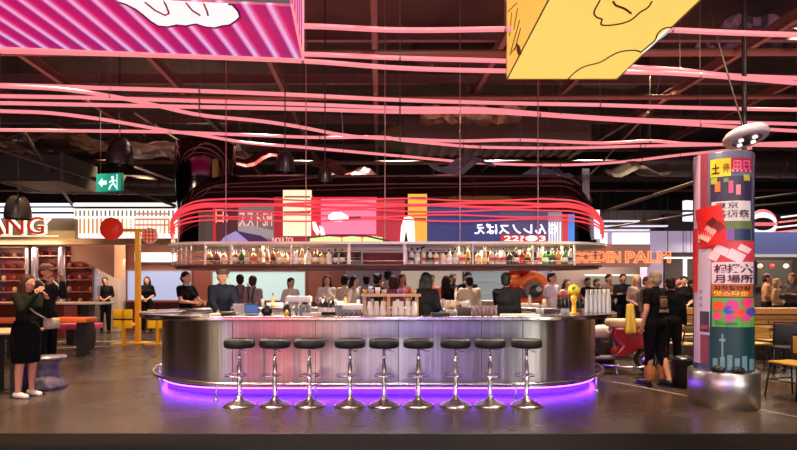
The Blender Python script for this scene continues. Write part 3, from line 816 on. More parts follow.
# yellow box
Yf = F * (zb - CH) / (HY - 79); x0 = PX(507, Yf); x1 = PX(617, Yf)
yb = thing('light_box', 'large yellow hanging light box with brown line drawing', 'light box', (x0, Yf, zb))
W_ = x1 - x0; D_ = 2.2
YEL = mat('#f8d468', .4, emit=.98); YEL2 = mat('#f0b850', .4, emit=.98); BRN = mat('#6a2c10', .5)
MB().box(0, W_, -D_, 0, 0, .02).build('bottom_panel', YEL, yb)
MB().box(0, .02, -D_, 0, .02, 1.5).build('side_panel', YEL2, yb)
MB().box(W_ - .02, W_, -D_, 0, .02, 1.5).build('side_panel', YEL2, yb)
MB().box(.02, W_ - .02, -.02, 0, .02, 1.5).build('back_panel', YEL2, yb)
MB().box(.02, W_ - .02, -D_, -D_ + .02, .02, 1.5).build('front_panel', YEL2, yb)
mb = MB()
for a, b_ in (((0, 0, 0), (0, -D_, 0)), ((W_, 0, 0), (W_, -D_, 0)), ((0, 0, 0), (W_, 0, 0)), ((0, 0, 0), (0, 0, 1.5)), ((W_, 0, 0), (W_, 0, 1.5))): mb.cap(a, b_, .008, .008, seg=6)
mb.build('edge_frame', mat('#b07828', .4), yb)
def bl(pts, r=.008):   # a line drawn on the underside, picture px -> plane zb
    q = []
    for px, py in pts:
        Y = F * (zb - CH) / (HY - py); q.append((PX(px, Y) - x0, Y - Yf, -.002))
    return catmull(q, 4)
MB().tube(bl([(568, 79), (575, 72), (585, 66), (600, 62), (612, 55), (622, 51), (635, 50), (641, 52)]), .007, seg=6).build('drawn_line', BRN, yb)
MB().tube(bl([(641, 52), (648, 46), (655, 40), (658, 33), (664, 28), (671, 27)]), .007, seg=6).build('drawn_line', BRN, yb)
MB().tube(bl([(600, 0), (594, 12), (597, 17), (602, 19), (601, 24), (608, 25), (622, 23), (632, 19), (640, 12), (648, 7), (652, 1)]), .007, seg=6).build('drawn_line', BRN, yb)
MB().tube(bl([(613, 1), (616, 5), (624, 8), (631, 13)]), .009, seg=6).build('drawn_line', BRN, yb)
mb = MB(); mb.prism([tuple(v[:2]) for v in (bl([(641, 52), (648, 47), (655, 41), (661, 34), (671, 27), (667, 33), (655, 43), (643, 53)]))], -.006, -.001); mb.build('white_patch', mat('#f4f4ec', .4, emit=1.), yb)
# hatch on the left side
def sl(py_, px_):
    # point on plane x = x0
    Yq = x0 * F / (px_ - CX); return (-.002, Yq - Yf, PZ(py_, Yq) - zb)
for a, b_ in (((511, 52), (520, 20)), ((514, 30), (518, 8)), ((510, 36), (512, 12)), ((515, 50), (521, 28)), ((508, 12), (517, 3)), ((510, 55), (515, 48))):
    MB().tube([sl(a[1], a[0]), sl(b_[1], b_[0])], .006, seg=5).build('hatching', BRN, yb)
mb = MB(); mb.prism([(sl(b_, a)[1], sl(b_, a)[2]) for a, b_ in ((517, 43), (520, 46), (522, 54), (519, 56), (517, 50))], -.006, -.001, axis='x'); mb.build('brown_patch', BRN, yb)
for dx, dy in ((.1, -.2), (W_ - .1, -.2), (.1, -2), (W_ - .1, -2)): MB().cap((dx, dy, 1.4), (dx, dy, 2.6), .01, .01, seg=6).build('hanging_cable', BLACKM, yb)

# pink striped box
STRIPE = stripe_mat('pink_stripes', [(0, '#e0005c'), (.12, '#d40062'), (.50, '#b40c74'), (.60, '#ff8ecb'), (.72, '#ffc4e4'), (.84, '#f25fae'), (1, '#e2006c')], 5.4, 'X', .88, rot=.12)
def y_tint(m, y0, y1, c0, c1):
    nt = m.node_tree; b = nt.nodes['Principled BSDF']; tc = nt.nodes.new('ShaderNodeTexCoord'); sx = nt.nodes.new('ShaderNodeSeparateXYZ'); nt.links.new(tc.outputs['Object'], sx.inputs[0])
    mr = nt.nodes.new('ShaderNodeMapRange'); mr.inputs['From Min'].default_value = y0; mr.inputs['From Max'].default_value = y1; nt.links.new(sx.outputs['Y'], mr.inputs['Value'])
    r = nt.nodes.new('ShaderNodeMix'); r.data_type = 'RGBA'; r.inputs['A'].default_value = (*c0, 1); r.inputs['B'].default_value = (*c1, 1); nt.links.new(mr.outputs[0], r.inputs['Factor'])
    mu = nt.nodes.new('ShaderNodeMix'); mu.data_type = 'RGBA'; mu.blend_type = 'MULTIPLY'; mu.inputs['Factor'].default_value = 1
    nt.links.new(b.inputs['Emission Color'].links[0].from_socket, mu.inputs['A']); nt.links.new(r.outputs['Result'], mu.inputs['B']); nt.links.new(mu.outputs['Result'], b.inputs['Emission Color'])
y_tint(STRIPE, -.45, 0, (1, 1, 1), (.78, 1.2, 1.2))
Yr = F * (zb - CH) / (HY - 59); xr = PX(303, Yr); Yl = F * (zb - CH) / (HY - 47); 
ang = math.atan2(Yr - Yl, xr - PX(-5, Yl))
pb = thing('light_box', 'large pink striped hanging light box with white blob drawing', 'light box', (xr, Yr, zb), ang)
Wp, Dp = 4.2, .95
MB().box(-Wp, 0, -Dp, 0, 0, .02).build('bottom_panel', STRIPE, pb)
STR2 = stripe_mat('pink_side', [(0, '#e01070'), (.5, '#c0207c'), (.55, '#ff9ed2'), (.8, '#ffb8de'), (1, '#e01070')], 5.0, 'Y', .95)
MB().box(-.02, 0, -Dp, 0, .02, 1.4).build('side_panel', STR2, pb)
MB().box(-Wp, -.02, -.02, 0, .02, 1.4).build('back_panel', STR2, pb)
MB().box(-Wp, -.02, -Dp, -Dp + .02, .02, 1.4).build('front_panel', mat('#1c0a14', .5), pb)
mb = MB()
for a, b_ in (((-Wp, 0, 0), (0, 0, 0)), ((0, 0, 0), (0, -Dp, 0)), ((0, 0, 0), (0, 0, 1.4))): mb.cap(a, b_, .012, .012, seg=6)
mb.build('edge_frame', mat('#ff9a9a', .4, emit=.9), pb)
ca, sa = math.cos(-ang), math.sin(-ang)
def pl(px, py):
    Y = F * (zb - CH) / (HY - py); dx, dy = PX(px, Y) - xr, Y - Yr
    return (dx * ca - dy * sa, max(-Dp + .0, dx * sa + dy * ca), -.003)
blob = [(118, 1), (125, 3), (135, 8), (143, 14), (150, 20), (158, 25), (168, 26), (177, 24), (186, 25), (196, 23), (205, 26), (215, 27), (222, 25), (230, 24), (236, 20), (240, 16), (238, 10), (232, 3), (226, -2), (118, -2)]
mb = MB(); mb.prism([pl(a, b_)[:2] for a, b_ in blob], -.006, -.001); mb.build('white_shape', mat('#fff6f6', .4, emit=1.0), pb)
mb = MB(); mb.tube([Vector(pl(a, b_)) + Vector((0, 0, -.004)) for a, b_ in blob[:-1]], .008, seg=6); mb.build('outline', mat('#5a1030', .5), pb)
for l in ([(145, 1), (155, 9), (165, 14), (169, 12), (166, 4), (163, -1)], [(185, 0), (192, 9), (200, 14)], [(203, 1), (207, 10), (208, 14)]):
    MB().tube([Vector(pl(a, b_)) + Vector((0, 0, -.006)) for a, b_ in l], .008, seg=6).build('red_line', mat('#d0525c', .5), pb)
for dx in (-.2, -2, -3.9): MB().cap((dx, -.4, 1.4), (dx, -.4, 2.6), .01, .01, seg=6).build('hanging_cable', BLACKM, pb)

# loose dark sheets and lamps seen between the tubes, left and middle
tag(MB().lathe([(.75, 0), (.7, .18), (.45, .34), (0, .4)], seg=32, sx=1.1).build('round_diffuser', mat('#4a4a34', .6), None, (PX(418, 10.8), 10.8, 4.35)), 'dull olive round diffuser under the ceiling behind the middle of the hood', 'ceiling dome')
for i, (px, py, Y, rz, c, lab) in enumerate(((245, 160, 9.6, .3, '#4a0e0a', 'red painted sheet under the ceiling left of the larger hood pendant'), (345, 172, 9.8, -.5, '#4a241e', 'brownish red sheet under the ceiling behind the smaller hood pendant'), (462, 166, 9.2, .5, '#5e5c68', 'pale grey slanting sheet above the middle of the hood'), (540, 176, 9.4, .4, '#4a4e60', 'blue grey slanting sheet above the right half of the hood'), (640, 170, 9.8, .1, '#3a3634', 'oval grey sheet right of the hood'), (205, 150, 10.4, -.2, '#5a4e48', 'crumpled beige sheet behind the left end of the hood'))):
    mb = MB(); n = 8; g = [[mb.bm.verts.new((-.6 + 1.2 * a / n, -.2 + .4 * b_ / 4, .08 * math.sin(a * 1.1 + i) + .03 * math.sin(b_ * 2))) for b_ in range(5)] for a in range(n + 1)]
    for a in range(n):
        for b_ in range(4): mb.bm.faces.new([g[a][b_], g[a+1][b_], g[a+1][b_+1], g[a][b_+1]])
    o = mb.build('hanging_sheet', mat(c, .4, .2), None, (PX(px, Y), Y, PZ(py, Y))); so = o.modifiers.new('s', 'SOLIDIFY'); so.thickness = .02
    o.rotation_euler = (.5, -rz * .6, rz); tag(o, lab, 'ceiling sheet')
    MB().cap((0, 0, 0), (0, 0, 2.2), .005, .005, seg=5).build('hanging_wire', BLACKM, o)
# ------------------------------------------------------------------ food stalls at the back left
WY = 17.6
mb = MB().box(-15, -1.45, WY, WY + .3, 0, 3.3); structure(mb.build('wall_back_left', mat('#5a2418', .55, noise=.25, nscale=.8)))
def at_rect(px0, px1, py0, py1, Y): return PX(px0, Y), PX(px1, Y), PZ(py1, Y), PZ(py0, Y)
def window(n, px0, px1, py0, py1, Y, col, emit, lab=None):
    x0, x1, z0, z1 = at_rect(px0, px1, py0, py1, Y)
    w = thing('window_%d' % n, None, None, ((x0 + x1) / 2, Y, 0)); structure(w); h = (x1 - x0) / 2
    MB().box(-h, h, -.02, 0, z0, z1).build('window_pane', mat(col, .3, emit=emit, noise=0), w)
    MB().box(-h - .05, h + .05, -.05, 0, z1, z1 + .05).box(-h - .05, h + .05, -.05, 0, z0 - .05, z0).box(-h - .05, -h, -.05, 0, z0, z1).box(h, h + .05, -.05, 0, z0, z1).build('window_frame', mat('#6a4a40', .4), w)
window(1, 128, 191, 271, 300, WY - .01, '#a8b4d8', .8)
window(2, 213, 305, 272, 301, WY - .01, '#b4cfcc', .85)
t = thing('lit_signboard', 'white lit rectangular panel high on the brown wall at left', 'sign', (PX(154, WY - .2), WY - .1, PZ(257.5, WY)))
MB().box(-.66, .66, -.05, .08, -.15, .15).build('diffuser', mat('#fff8f0', .4, emit=1.6), t); MB().box(-.70, .70, -.03, .09, -.19, -.15).box(-.70, .70, -.03, .09, .15, .19).build('frame', mat('#5a3a30', .4), t)
# ledge under the windows
structure(MB().box(-8.9, -1.5, WY - .35, WY, .92, .98).build('trim_6', mat('#6a3022', .4)))
# beige bulkhead and column
structure(MB().prism([(PX(75, 15.5), PZ(262, 15.5)), (PX(88, 15.5), PZ(262, 15.5)), (PX(118, 15.5), PZ(278, 15.5)), (PX(118, 15.5), PZ(243.5, 15.5)), (PX(75, 15.5), PZ(243.5, 15.5))], 15.3, 15.9, axis='y').build('trim_7', mat('#b88a68', .6)))
structure(MB().box(PX(96, 17.2), PX(121, 17.2), 17.0, 17.5, 0, 3.3).build('trim_8', mat('#a89484', .6, noise=.1, nscale=3)))
structure(MB().box(-15, PX(172, 15), 14.95, 15.22, PZ(244.5, 15), PZ(239, 15)).build('trim_9', mat('#b08c68', .6)))
structure(MB().box(-15, PX(75, 15), 15.0, 15.3, PZ(241, 15), PZ(219, 15)).build('trim_10', mat('#8c7a58', .6)))
# lettering
SY = 14.6
t = thing('shop_sign', 'red shop sign lettering ANG with white glowing edges at far left', 'sign', (0, SY, 0))
mb = MB(); add_text(mb, 'ANG', PX(-14, SY), PX(46, SY), PZ(235, SY), PZ(216, SY), -.02, .08, bold=.03); mb.build('letter_edge', mat('#ffe6cc', .4, emit=1.5), t)
mb = MB(); add_text(mb, 'ANG', PX(-13, SY), PX(45, SY), PZ(234.5, SY), PZ(217, SY), -.06, .03); mb.build('lettering', mat('#c02a20', .4, emit=.7), t)
MB().tube([(PX(48, SY), -.03, PZ(217, SY)), (PX(51, SY), -.03, PZ(219, SY)), (PX(46, SY), -.03, PZ(224, SY))], .04, seg=6).build('flourish', mat('#ffe6cc', .4, emit=1.4), t)
MB().box(PX(-20, SY), PX(58, SY), -.03, .04, PZ(236.5, SY), PZ(235.5, SY)).build('underline', mat('#ffe0c0', .4, emit=1.3), t)
for i, (y0, y1, x1) in enumerate(((204, 206.5, 75), (208.5, 212, 75), (214.5, 218.5, 75))):
    o = MB().box(PX(-20, 15), PX(x1, 15), -.05, .05, PZ(y1, 15), PZ(y0, 15)).build('strip_light', mat('#f2ecff', .4, emit=1.4), None, (0, 14.9, 0))
    tag(o, 'long white strip light above the red lettering at left, %s of three' % ('topmost', 'middle', 'lowest')[i], 'strip light', 'strip lights above the red lettering')
t = thing('shop_sign', 'glowing white sign with vertical bars behind the yellow pole', 'sign', (0, 15.2, 0))
x0, x1, z0, z1 = at_rect(75, 176, 203, 238, 15.2)
MB().box(x0, x1, -.05, .1, z0, z1).build('face_panel', mat('#fff4e8', .4, emit=1.35), t)
n = 24; w = (x1 - x0) / n
for i in range(n):
    if i in (12, 13, 14, 15, 16, 17, 18, 19, 20): h0, c = z0 + .12, '#ffdcb0'
    else: h0, c = z0 + .12, '#e8974e'
    xx = x0 + (i + .3) * w
    MB().box(xx, xx + w * .42, -.065, -.052, h0, z0 + .55).build('bar', mat(c, .4, emit=.9), t)
    MB().box(xx, xx + w * .42, -.065, -.052, z0 + .62, z1 - .22).build('bar', mat('#8e8a94' if i % 3 else '#c8a890', .4, emit=.7), t)
MB().box(x0, x1, -.07, -.052, z1 - .17, z1 - .11).build('dark_line', mat('#3a3038', .5), t)
for k in range(3): MB().box(x0 + 1.75, x1 - .2, -.082, -.067, z0 + .34 + k * .16, z0 + .39 + k * .16).build('red_line', mat('#e88878', .4, emit=.9), t)
# display shelves behind the glass at far left
def rack(px0, px1, py0, py1, Y, label, cols):
    x0, x1, z0, z1 = at_rect(px0, px1, py0, py1, Y)
    t = thing('display_rack', label, 'rack', ((x0 + x1) / 2, Y, 0)); h = (x1 - x0) / 2
    MB().box(-h, h, .25, .28, 0, z1).build('back_panel', mat('#7a2a20', .35), t)
    for s in (-1, 1): MB().box(s * h - .03, s * h + .03, -.03, .28, 0, z1).build('post', mat('#b0a0a0', .2, .8), t)
    n = 5
    for i in range(n):
        z = z0 + (z1 - z0) * i / n + .05; MB().box(-h, h, 0, .26, z, z + .03).build('shelf', mat('#c8a494', .25, .6), t)
    MB().box(-h, h, .0, .28, z1, z1 + .05).build('top', mat('#b89a80', .4), t)
    for i in range(n):
        z = z0 + (z1 - z0) * i / n + .08
        for k in range(3):
            xx = -h * .7 + k * h * .7; c = cols[(i + k) % len(cols)]
            o = MB().lathe([(.04, 0), (.06, .02), (.062, .10), (.035, .14), (0, .14)], seg=10, c=(0, 0, 0)).build('jar', mat(c, .4))
            o.location = (t.location.x + xx, Y + .13, z)
            tag(o, None, 'jar', 'jars on the display racks')
            o['label'] = '%s jar on the %s shelf of the %s, %s' % (COLN.get(c, 'red'), ('lowest', 'second', 'middle', 'fourth', 'top')[i], RACKN[label], ('left', 'centre', 'right')[k])
    return t
COLN = {'#7a1c14': 'dark red', '#a8402a': 'rust red', '#c8a070': 'tan', '#5a1a18': 'maroon', '#b46a3a': 'amber'}
labs = ['brown red display rack at the left edge of the picture', 'brown red display rack behind the man in the cap', 'brown red display rack next to the beige column']
RACKN = {labs[0]: 'rack at the left edge', labs[1]: 'rack behind the capped man', labs[2]: 'rack next to the beige column'}
rack(-4, 28, 248, 306, 15.8, labs[0], ['#7a1c14', '#5a1a18', '#c8a070'])
rack(36, 60, 246, 306, 15.8, labs[1], ['#5a1a18', '#7a1c14', '#a8402a'])
rack(62, 94, 246, 306, 15.8, labs[2], ['#a8402a', '#c8a070', '#7a1c14', '#b46a3a'])
for px, w_, lb in ((27, .05, 'white slim post rising behind the long haired woman'), (62, .10, 'chromed post right of the man in the cap'), (35, .09, 'chromed post behind the cap of the man')):
    o = MB().cap((0, 0, 0), (0, 0, 2.45), w_, w_, seg=12).build('post', mat('#c8bcc4', .15, .7), None, (PX(px, 15.1), 15.1, .05)); tag(o, lb, 'post')
# low stall counter at far left
t = thing('stall_counter', 'long red and beige counter of the stall at far left', 'counter', (-12.3, 14.6, 0))
MB().box(-3.2, 3.1, 0, .6, 0, .95).build('body', mat('#6a2018', .5), t); MB().box(-3.3, 3.2, -.08, .65, .95, 1.0).build('worktop', mat('#b09a84', .35), t)

# yellow pole with round signs
t = thing('sign_post', 'yellow pole carrying two round red signs at left', 'sign post', (PX(138, 13.4), 13.4, 0))
zt = PZ(230, 13.4)
MB().box(-.055, .055, -.055, .055, 0, zt).build('pole', mat('#d8961a', .4), t)
MB().lathe([(0, 0), (.3, 0), (.3, .03), (.1, .05)], seg=20).build('base', mat('#d8961a', .4), t)
MB().box(-.75, .45, -.035, .035, zt - .04, zt + .03).build('arm', mat('#d8961a', .4), t)
R90 = Matrix.Rotation(PI/2, 4, 'X')
def disc(cx, cz, r, y0, d, col, name, em=0, seg=12): return MB().lathe([(0, 0), (r, 0), (r, d), (0, d)], seg=seg, M=Matrix.Translation((cx, y0, cz)) @ R90).build(name, mat(col, .4, emit=em), t)
disc(PX(113, 13.4) - t.location.x, PZ(229, 13.4), .285, -.04, .06, '#d22818', 'round_sign', .55)
disc(PX(151, 13.4) - t.location.x, PZ(236, 13.4), .20, -.04, .06, '#e08a70', 'round_sign', .6)
mb = MB(); cx_, cz_ = PX(151, 13.4) - t.location.x, PZ(236, 13.4)
for k in (-.09, 0, .09): mb.box(cx_ + k - .012, cx_ + k + .012, -.12, -.101, cz_ - .17, cz_ + .17).box(cx_ - .17, cx_ + .17, -.125, -.101, cz_ + k - .012, cz_ + k + .012)
mb.build('lattice', mat('#c03420', .4), t)
def ychair(px, lab):
    t = thing('yellow_chair', lab, 'chair', (PX(px, 13.2), 13.2, 0), PI, 'yellow chairs on single poles')
    Y = mat('#f8c414', .4)
    MB().box(-.22, .22, -.16, .16, 0, .03).build('base', mat('#d89a10', .4), t)
    MB().box(-.035, .035, -.035, .035, .03, .86).build('pole', mat('#d89a10', .4), t)
    MB().bbox(-.20, .20, -.42, -.0, .44, .50, .02).build('seat', Y, t)
    for s in (-1, 1):
        MB().bbox(s * .115 - .09, s * .115 + .09, .035, .065, .64, .87, .01).build('backrest', Y, t); MB().bbox(s * .115 - .09, s * .115 + .09, .035, .065, .40, .60, .01).build('lower_back_panel', Y, t)
    MB().box(-.21, .21, .036, .060, .60, .64).build('cross_bar', mat('#2a1a10', .5), t)
    t.scale = (1.15, 1, 1)
ychair(124, 'yellow chair on a single pole, left of the yellow sign pole'); ychair(158, 'yellow chair on a single pole, right of the yellow sign pole')
# high table, orange benches
def slab_table(px0, px1, zt, Y, depth, leg_px, label, topc, name='high_table', legc='#0e0c0d', cat='table', th=.05):
    x0, x1 = PX(px0, Y), PX(px1, Y)
    t = thing(name, label, cat, ((x0 + x1) / 2, Y, 0)); h = (x1 - x0) / 2
    MB().bbox(-h, h, 0, depth, zt - th, zt, .012).build('top' if cat == 'table' else 'seat', mat(topc, .4), t)
    for p_ in leg_px:
        x = PX(p_, Y) - t.location.x; MB().box(x - .09, x + .09, depth * .3, depth * .7, .012, zt - th).build('leg', mat(legc, .5), t)
        MB().box(x - .16, x + .16, depth * .15, depth * .85, 0, .012).build('foot_plate', mat(legc, .5), t)
    return t
slab_table(54, 101, 1.08, 11.9, .6, (80,), 'high table with pale grey top behind the orange bench', '#b4a49a')
slab_table(50, 86, .80, 10.8, .42, (77,), 'orange topped bench on black slab legs at left', '#d8622a', 'bench', cat='bench', th=.10)
slab_table(-20, 14, .80, 10.6, .42, (-10, 6), 'orange topped bench at the left edge', '#d8622a', 'bench', cat='bench', th=.10)
slab_table(56, 92, .52, 13.0, .5, (66, 84), 'low magenta bench behind the orange one', '#a83a5a', 'bench', cat='bench', th=.14)
slab_table(-50, 9.5, .845, 7.0, .7, (-30, 5), 'black table with pale wooden top cut by the left edge', '#c09a70', 'table', th=.04)
# patterned hourglass stool
t = thing('hourglass_stool', 'grey patterned hourglass stool beside the man in the cap', 'stool', (PX(47, 7.6), 7.6, 0))
MB().lathe([(0, 0), (.25, 0), (.255, .03), (.20, .12), (.145, .24), (.155, .34), (.20, .41), (0, .41)], seg=32).build('body', mat('#6a6070', .35, noise=.9, nscale=18), t)
MB().lathe([(0, .41), (.23, .41), (.245, .425), (.24, .445), (0, .45)], seg=32).build('seat', mat('#8e8490', .3, .3), t)

# ------------------------------------------------------------------ behind the middle of the bar
structure(MB().box(-1.45, 6.6, 17.8, 18.1, 0, 3.6).build('wall_back_middle', mat('#6a4438', .6, noise=.2, nscale=1)))
def board(name, px0, px1, py0, py1, Y, col, emit, label, cat, frame=None):
    x0, x1, z0, z1 = at_rect(px0, px1, py0, py1, Y)
    t = thing(name, label, cat, ((x0 + x1) / 2, Y, 0)); h = (x1 - x0) / 2
    MB().box(-h, h, -.06, 0, z0, z1).build('face_panel', mat(col, .4, emit=emit), t)  # wall faces glow by emission instead of being lit
    MB().box(-h - .04, h + .04, -.03, .05, z1, z1 + .05).box(-h - .04, h + .04, -.03, .05, z0 - .05, z0).build('frame', mat(frame or '#5a4038', .4), t)
    return t
board('lit_wallboard', 401, 462, 262, 300, 17.4, '#d8c0b0', .55, 'pale lit wall panel behind the dark haired bartender', 'panel')
board('lit_wallboard', 464, 512, 268, 302, 17.4, '#a8b0b4', .55, 'grey lit shelving panel left of the orange coiled figure', 'panel')
board('lit_wallboard', 529, 536, 262, 285, 16.8, '#ff6a80', .9, 'narrow pink lit strip behind the orange coiled figure', 'panel')
board('lit_wallboard', 537, 553, 262, 310, 16.9, '#b098b4', .5, 'lilac lit wall strip right of the orange coiled figure', 'panel')
board('lit_wallboard', 554, 582, 265, 298, 16.8, '#e0a860', .6, 'amber lit wall panel behind the yellow beer tap', 'panel')
board('lit_wallboard', 346, 400, 262, 300, 17.4, '#6a5460', .5, 'dim violet wall panel behind the group at the middle', 'panel')
# shelves with small things in the grey panel
for i, z in enumerate((1.2, 1.55, 1.9)):
    o = MB().box(-.8, .8, -.3, 0, 0, .04).build('wall_shelf', mat('#d8d8d4', .4), None, (PX(487, 17.3), 17.3, z)); tag(o, 'white shelf on the grey panel behind the bar, %s' % ('lowest', 'middle', 'highest')[i], 'shelf', 'white shelves on the grey panel')
# service counters behind
for px0, px1, Y, c, lab in ((350, 418, 12.6, '#c8a888', 'beige service counter behind the group of customers'), (424, 510, 12.6, '#d8cfc4', 'white service counter behind the man in the suit')):
    x0, x1 = PX(px0, Y), PX(px1, Y); t = thing('service_counter', lab, 'counter', ((x0 + x1) / 2, Y, 0)); h = (x1 - x0) / 2
    MB().box(-h, h, 0, .5, 0, 1.05).build('body', mat(c, .5), t); MB().box(-h - .03, h + .03, -.05, .55, 1.05, 1.1).build('worktop', mat('#e0d4c8', .35), t)
# orange coiled figure
Y = 11.6; t = thing('sculpture', 'orange and red coiled figure with a grey ringed eye behind the bar', 'sculpture', (PX(522, Y), Y, 0))
sc = 1 / (F / Y)
def sp_(px, py, dy=0): return (PX(px, Y) - t.location.x, dy, PZ(py, Y))
OR, RD = mat('#f47a30', .35), mat('#b01416', .35)
MB().tube(catmull([sp_(503, 300, .1), sp_(513, 303), sp_(526, 303), sp_(538, 300), sp_(545, 292), sp_(544, 283), sp_(536, 277), sp_(527, 279), sp_(520, 286)], 6), .115, seg=12).build('coil', OR, t)
MB().tube(catmull([sp_(498, 306, .15), sp_(505, 296, .15), sp_(512, 288, .15), sp_(514, 278, .1), sp_(520, 270, .1), sp_(527, 268)], 6), [.07 + .004 * i for i in range(31)], seg=12).build('neck', RD, t)
MB().ell(sp_(514, 281, -.12), (.16, .10, .13)).build('cheek', OR, t)
MB().ell(sp_(523, 269, -.1), (.17, .12, .11)).build('head', RD, t)
MB().ell(sp_(524, 266, -.2), (.09, .03, .03)).build('white_eye', mat('#f0e8e0', .4), t)
MB().lathe([(0, 0), (.19, 0), (.19, .06), (0, .06)], seg=24, M=Matrix.Translation(sp_(532, 290, -.13)) @ R90).build('grey_ring', mat('#8c9488', .5), t)
MB().lathe([(0, 0), (.13, 0), (.13, .04), (0, .04)], seg=24, M=Matrix.Translation(sp_(533, 291, -.19)) @ R90).build('dark_ring', mat('#3a4038', .5), t)
MB().lathe([(0, 0), (.06, 0), (.06, .03), (0, .03)], seg=16, M=Matrix.Translation(sp_(536, 289, -.23)) @ R90).build('pupil', mat('#d8dcd0', .5), t)
MB().box(-.5, .6, -.2, .35, 0, PZ(306, Y) + .0).build('plinth', mat('#8e8078', .5), t)

# ------------------------------------------------------------------ right hand stalls
SY = 14.4
structure(MB().box(PX(553, 16.5), PX(700, 16.5), 16.5, 16.8, 0, 3.8).build('wall_back_right', mat('#7a6660', .5, noise=.2, nscale=1)))
t = thing('shop_sign', 'orange neon sign GOLDEN PALM over the back kitchen', 'sign', (0, SY, 0))
MB().box(PX(573, SY), PX(652, SY), .1, .16, PZ(267, SY), PZ(244, SY)).build('back_panel', mat('#e8b0a0', .5, emit=.18), t)
mb = MB(); add_text(mb, 'GOLDEN', PX(572, SY), PX(621, SY), PZ(263, SY), PZ(251, SY), .0, outline=.011, bold=.02); add_text(mb, 'PALM', PX(625, SY), PX(671, SY), PZ(263, SY), PZ(251, SY), .0, outline=.011, bold=.02); mb.build('neon_letters', mat('#ff8048', .4, emit=2.1), t)
MB().bbox(PX(573, SY), PX(611, SY), -.05, .1, PZ(248, SY), PZ(245, SY), .02).build('roof_bar', mat('#e0602c', .4, emit=.8), t)
structure(MB().box(PX(596, 14.9), PX(697, 14.9), 14.9, 15.2, PZ(252, 14.9), PZ(231, 14.9)).build('trim_11', mat('#c4b0d0', .5, emit=.55)))  # light falling on the fascia is put into its emission
for i, (a, b_) in enumerate(((600, 606), (612, 648))):
    o = MB().box(PX(a, 14.8), PX(b_, 14.8), 14.7, 14.8, PZ(251, 14.8), PZ(233, 14.8)).build('lit_signboard', mat('#fff4f4', .4, emit=1.3)); tag(o, ('small white lit board left above the neon sign', 'wide white lit board above the neon sign')[i], 'sign')
# thin ceiling strips
for i, (a, b_, y) in enumerate(((600, 640, 221.5), (603, 668, 226.5), (596, 650, 230.5))):
    Y = 13.6; o = MB().box(PX(a, Y), PX(b_, Y), Y, Y + .12, PZ(y, Y), PZ(y, Y) + .035).build('strip_light', mat('#e8e0f4', .4, emit=1.)); tag(o, 'slim white strip light right of the hood, %s' % ('topmost', 'middle', 'lowest')[i], 'strip light', 'slim strip lights right of the hood')
# white structural column
structure(MB().box(PX(648, 15.2), PX(664, 15.2), 15.25, 15.7, 0, PZ(231, 15.2)).build('wall_column', mat('#a898b8', .45)))
# kitchen: hood, counter
t = thing('kitchen_counter', 'long steel kitchen counter under the neon sign', 'counter', (0, 14.9, 0))
MB().box(PX(556, 14.9), PX(650, 14.9), 0, .6, 0, .92).build('body', mat('#8a8480', .3, .8), t); MB().box(PX(555, 14.9), PX(651, 14.9), -.05, .62, .92, .96).build('worktop', mat('#b8b0ac', .3, .8), t)
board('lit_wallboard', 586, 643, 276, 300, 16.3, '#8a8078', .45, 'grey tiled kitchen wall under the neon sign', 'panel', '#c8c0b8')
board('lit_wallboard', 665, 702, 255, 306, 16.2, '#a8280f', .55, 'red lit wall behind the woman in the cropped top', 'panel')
for i, (a, b_, c, d_) in enumerate(((665, 694, 257, 258.5), (684, 687, 257, 306))):
    o = MB().box(PX(a, 14), PX(b_, 14), 14, 14.05, PZ(d_, 14), PZ(c, 14)).build('neon_tube', mat('#fff0e6', .4, emit=1.8)); tag(o, ('white horizontal neon tube above the woman in the cropped top', 'white upright neon tube beside the woman in the cropped top')[i], 'neon tube')
o = MB().tube([P(667, 288, 14.4), P(684, 278, 14.4)], .04).tube([P(667, 296, 14.4), P(684, 284, 14.4)], .03).build('neon_tube', mat('#ff4a30', .4, emit=1.2)); tag(o, 'slanting red neon lines behind the woman in the cropped top', 'neon tube')
# wooden counter front right
t = thing('wooden_counter', 'pale wooden plank counter running behind the poster pillar', 'counter', (0, 11.2, 0))
WD = mat('#b8864c', .5, noise=.3, nscale=6, stretch=(1, 1, 12))
x0 = PX(664, 11.2)
MB().box(x0, 12, 0, .35, 0, .84).build('body', mat('#8a5c34', .5, noise=.3, nscale=5, stretch=(1, 1, 10)), t)
for i in range(3): MB().box(x0, 12, -.02, 0, .55 + i * .10, .63 + i * .10).build('plank', WD, t)
MB().box(x0 - .03, 12, -.05, .38, .86, .98).build('worktop', WD, t)
t = thing('bench', 'long pale upholstered bench in front of the wooden counter', 'bench', (0, 10.4, 0))
MB().bbox(PX(668, 10.4), 11, 0, .5, .38, .50, .04).build('seat', mat('#c8a47c', .6), t); MB().box(PX(668, 10.4), 11, .04, .46, .0, .38).build('body', mat('#3a2418', .6), t)
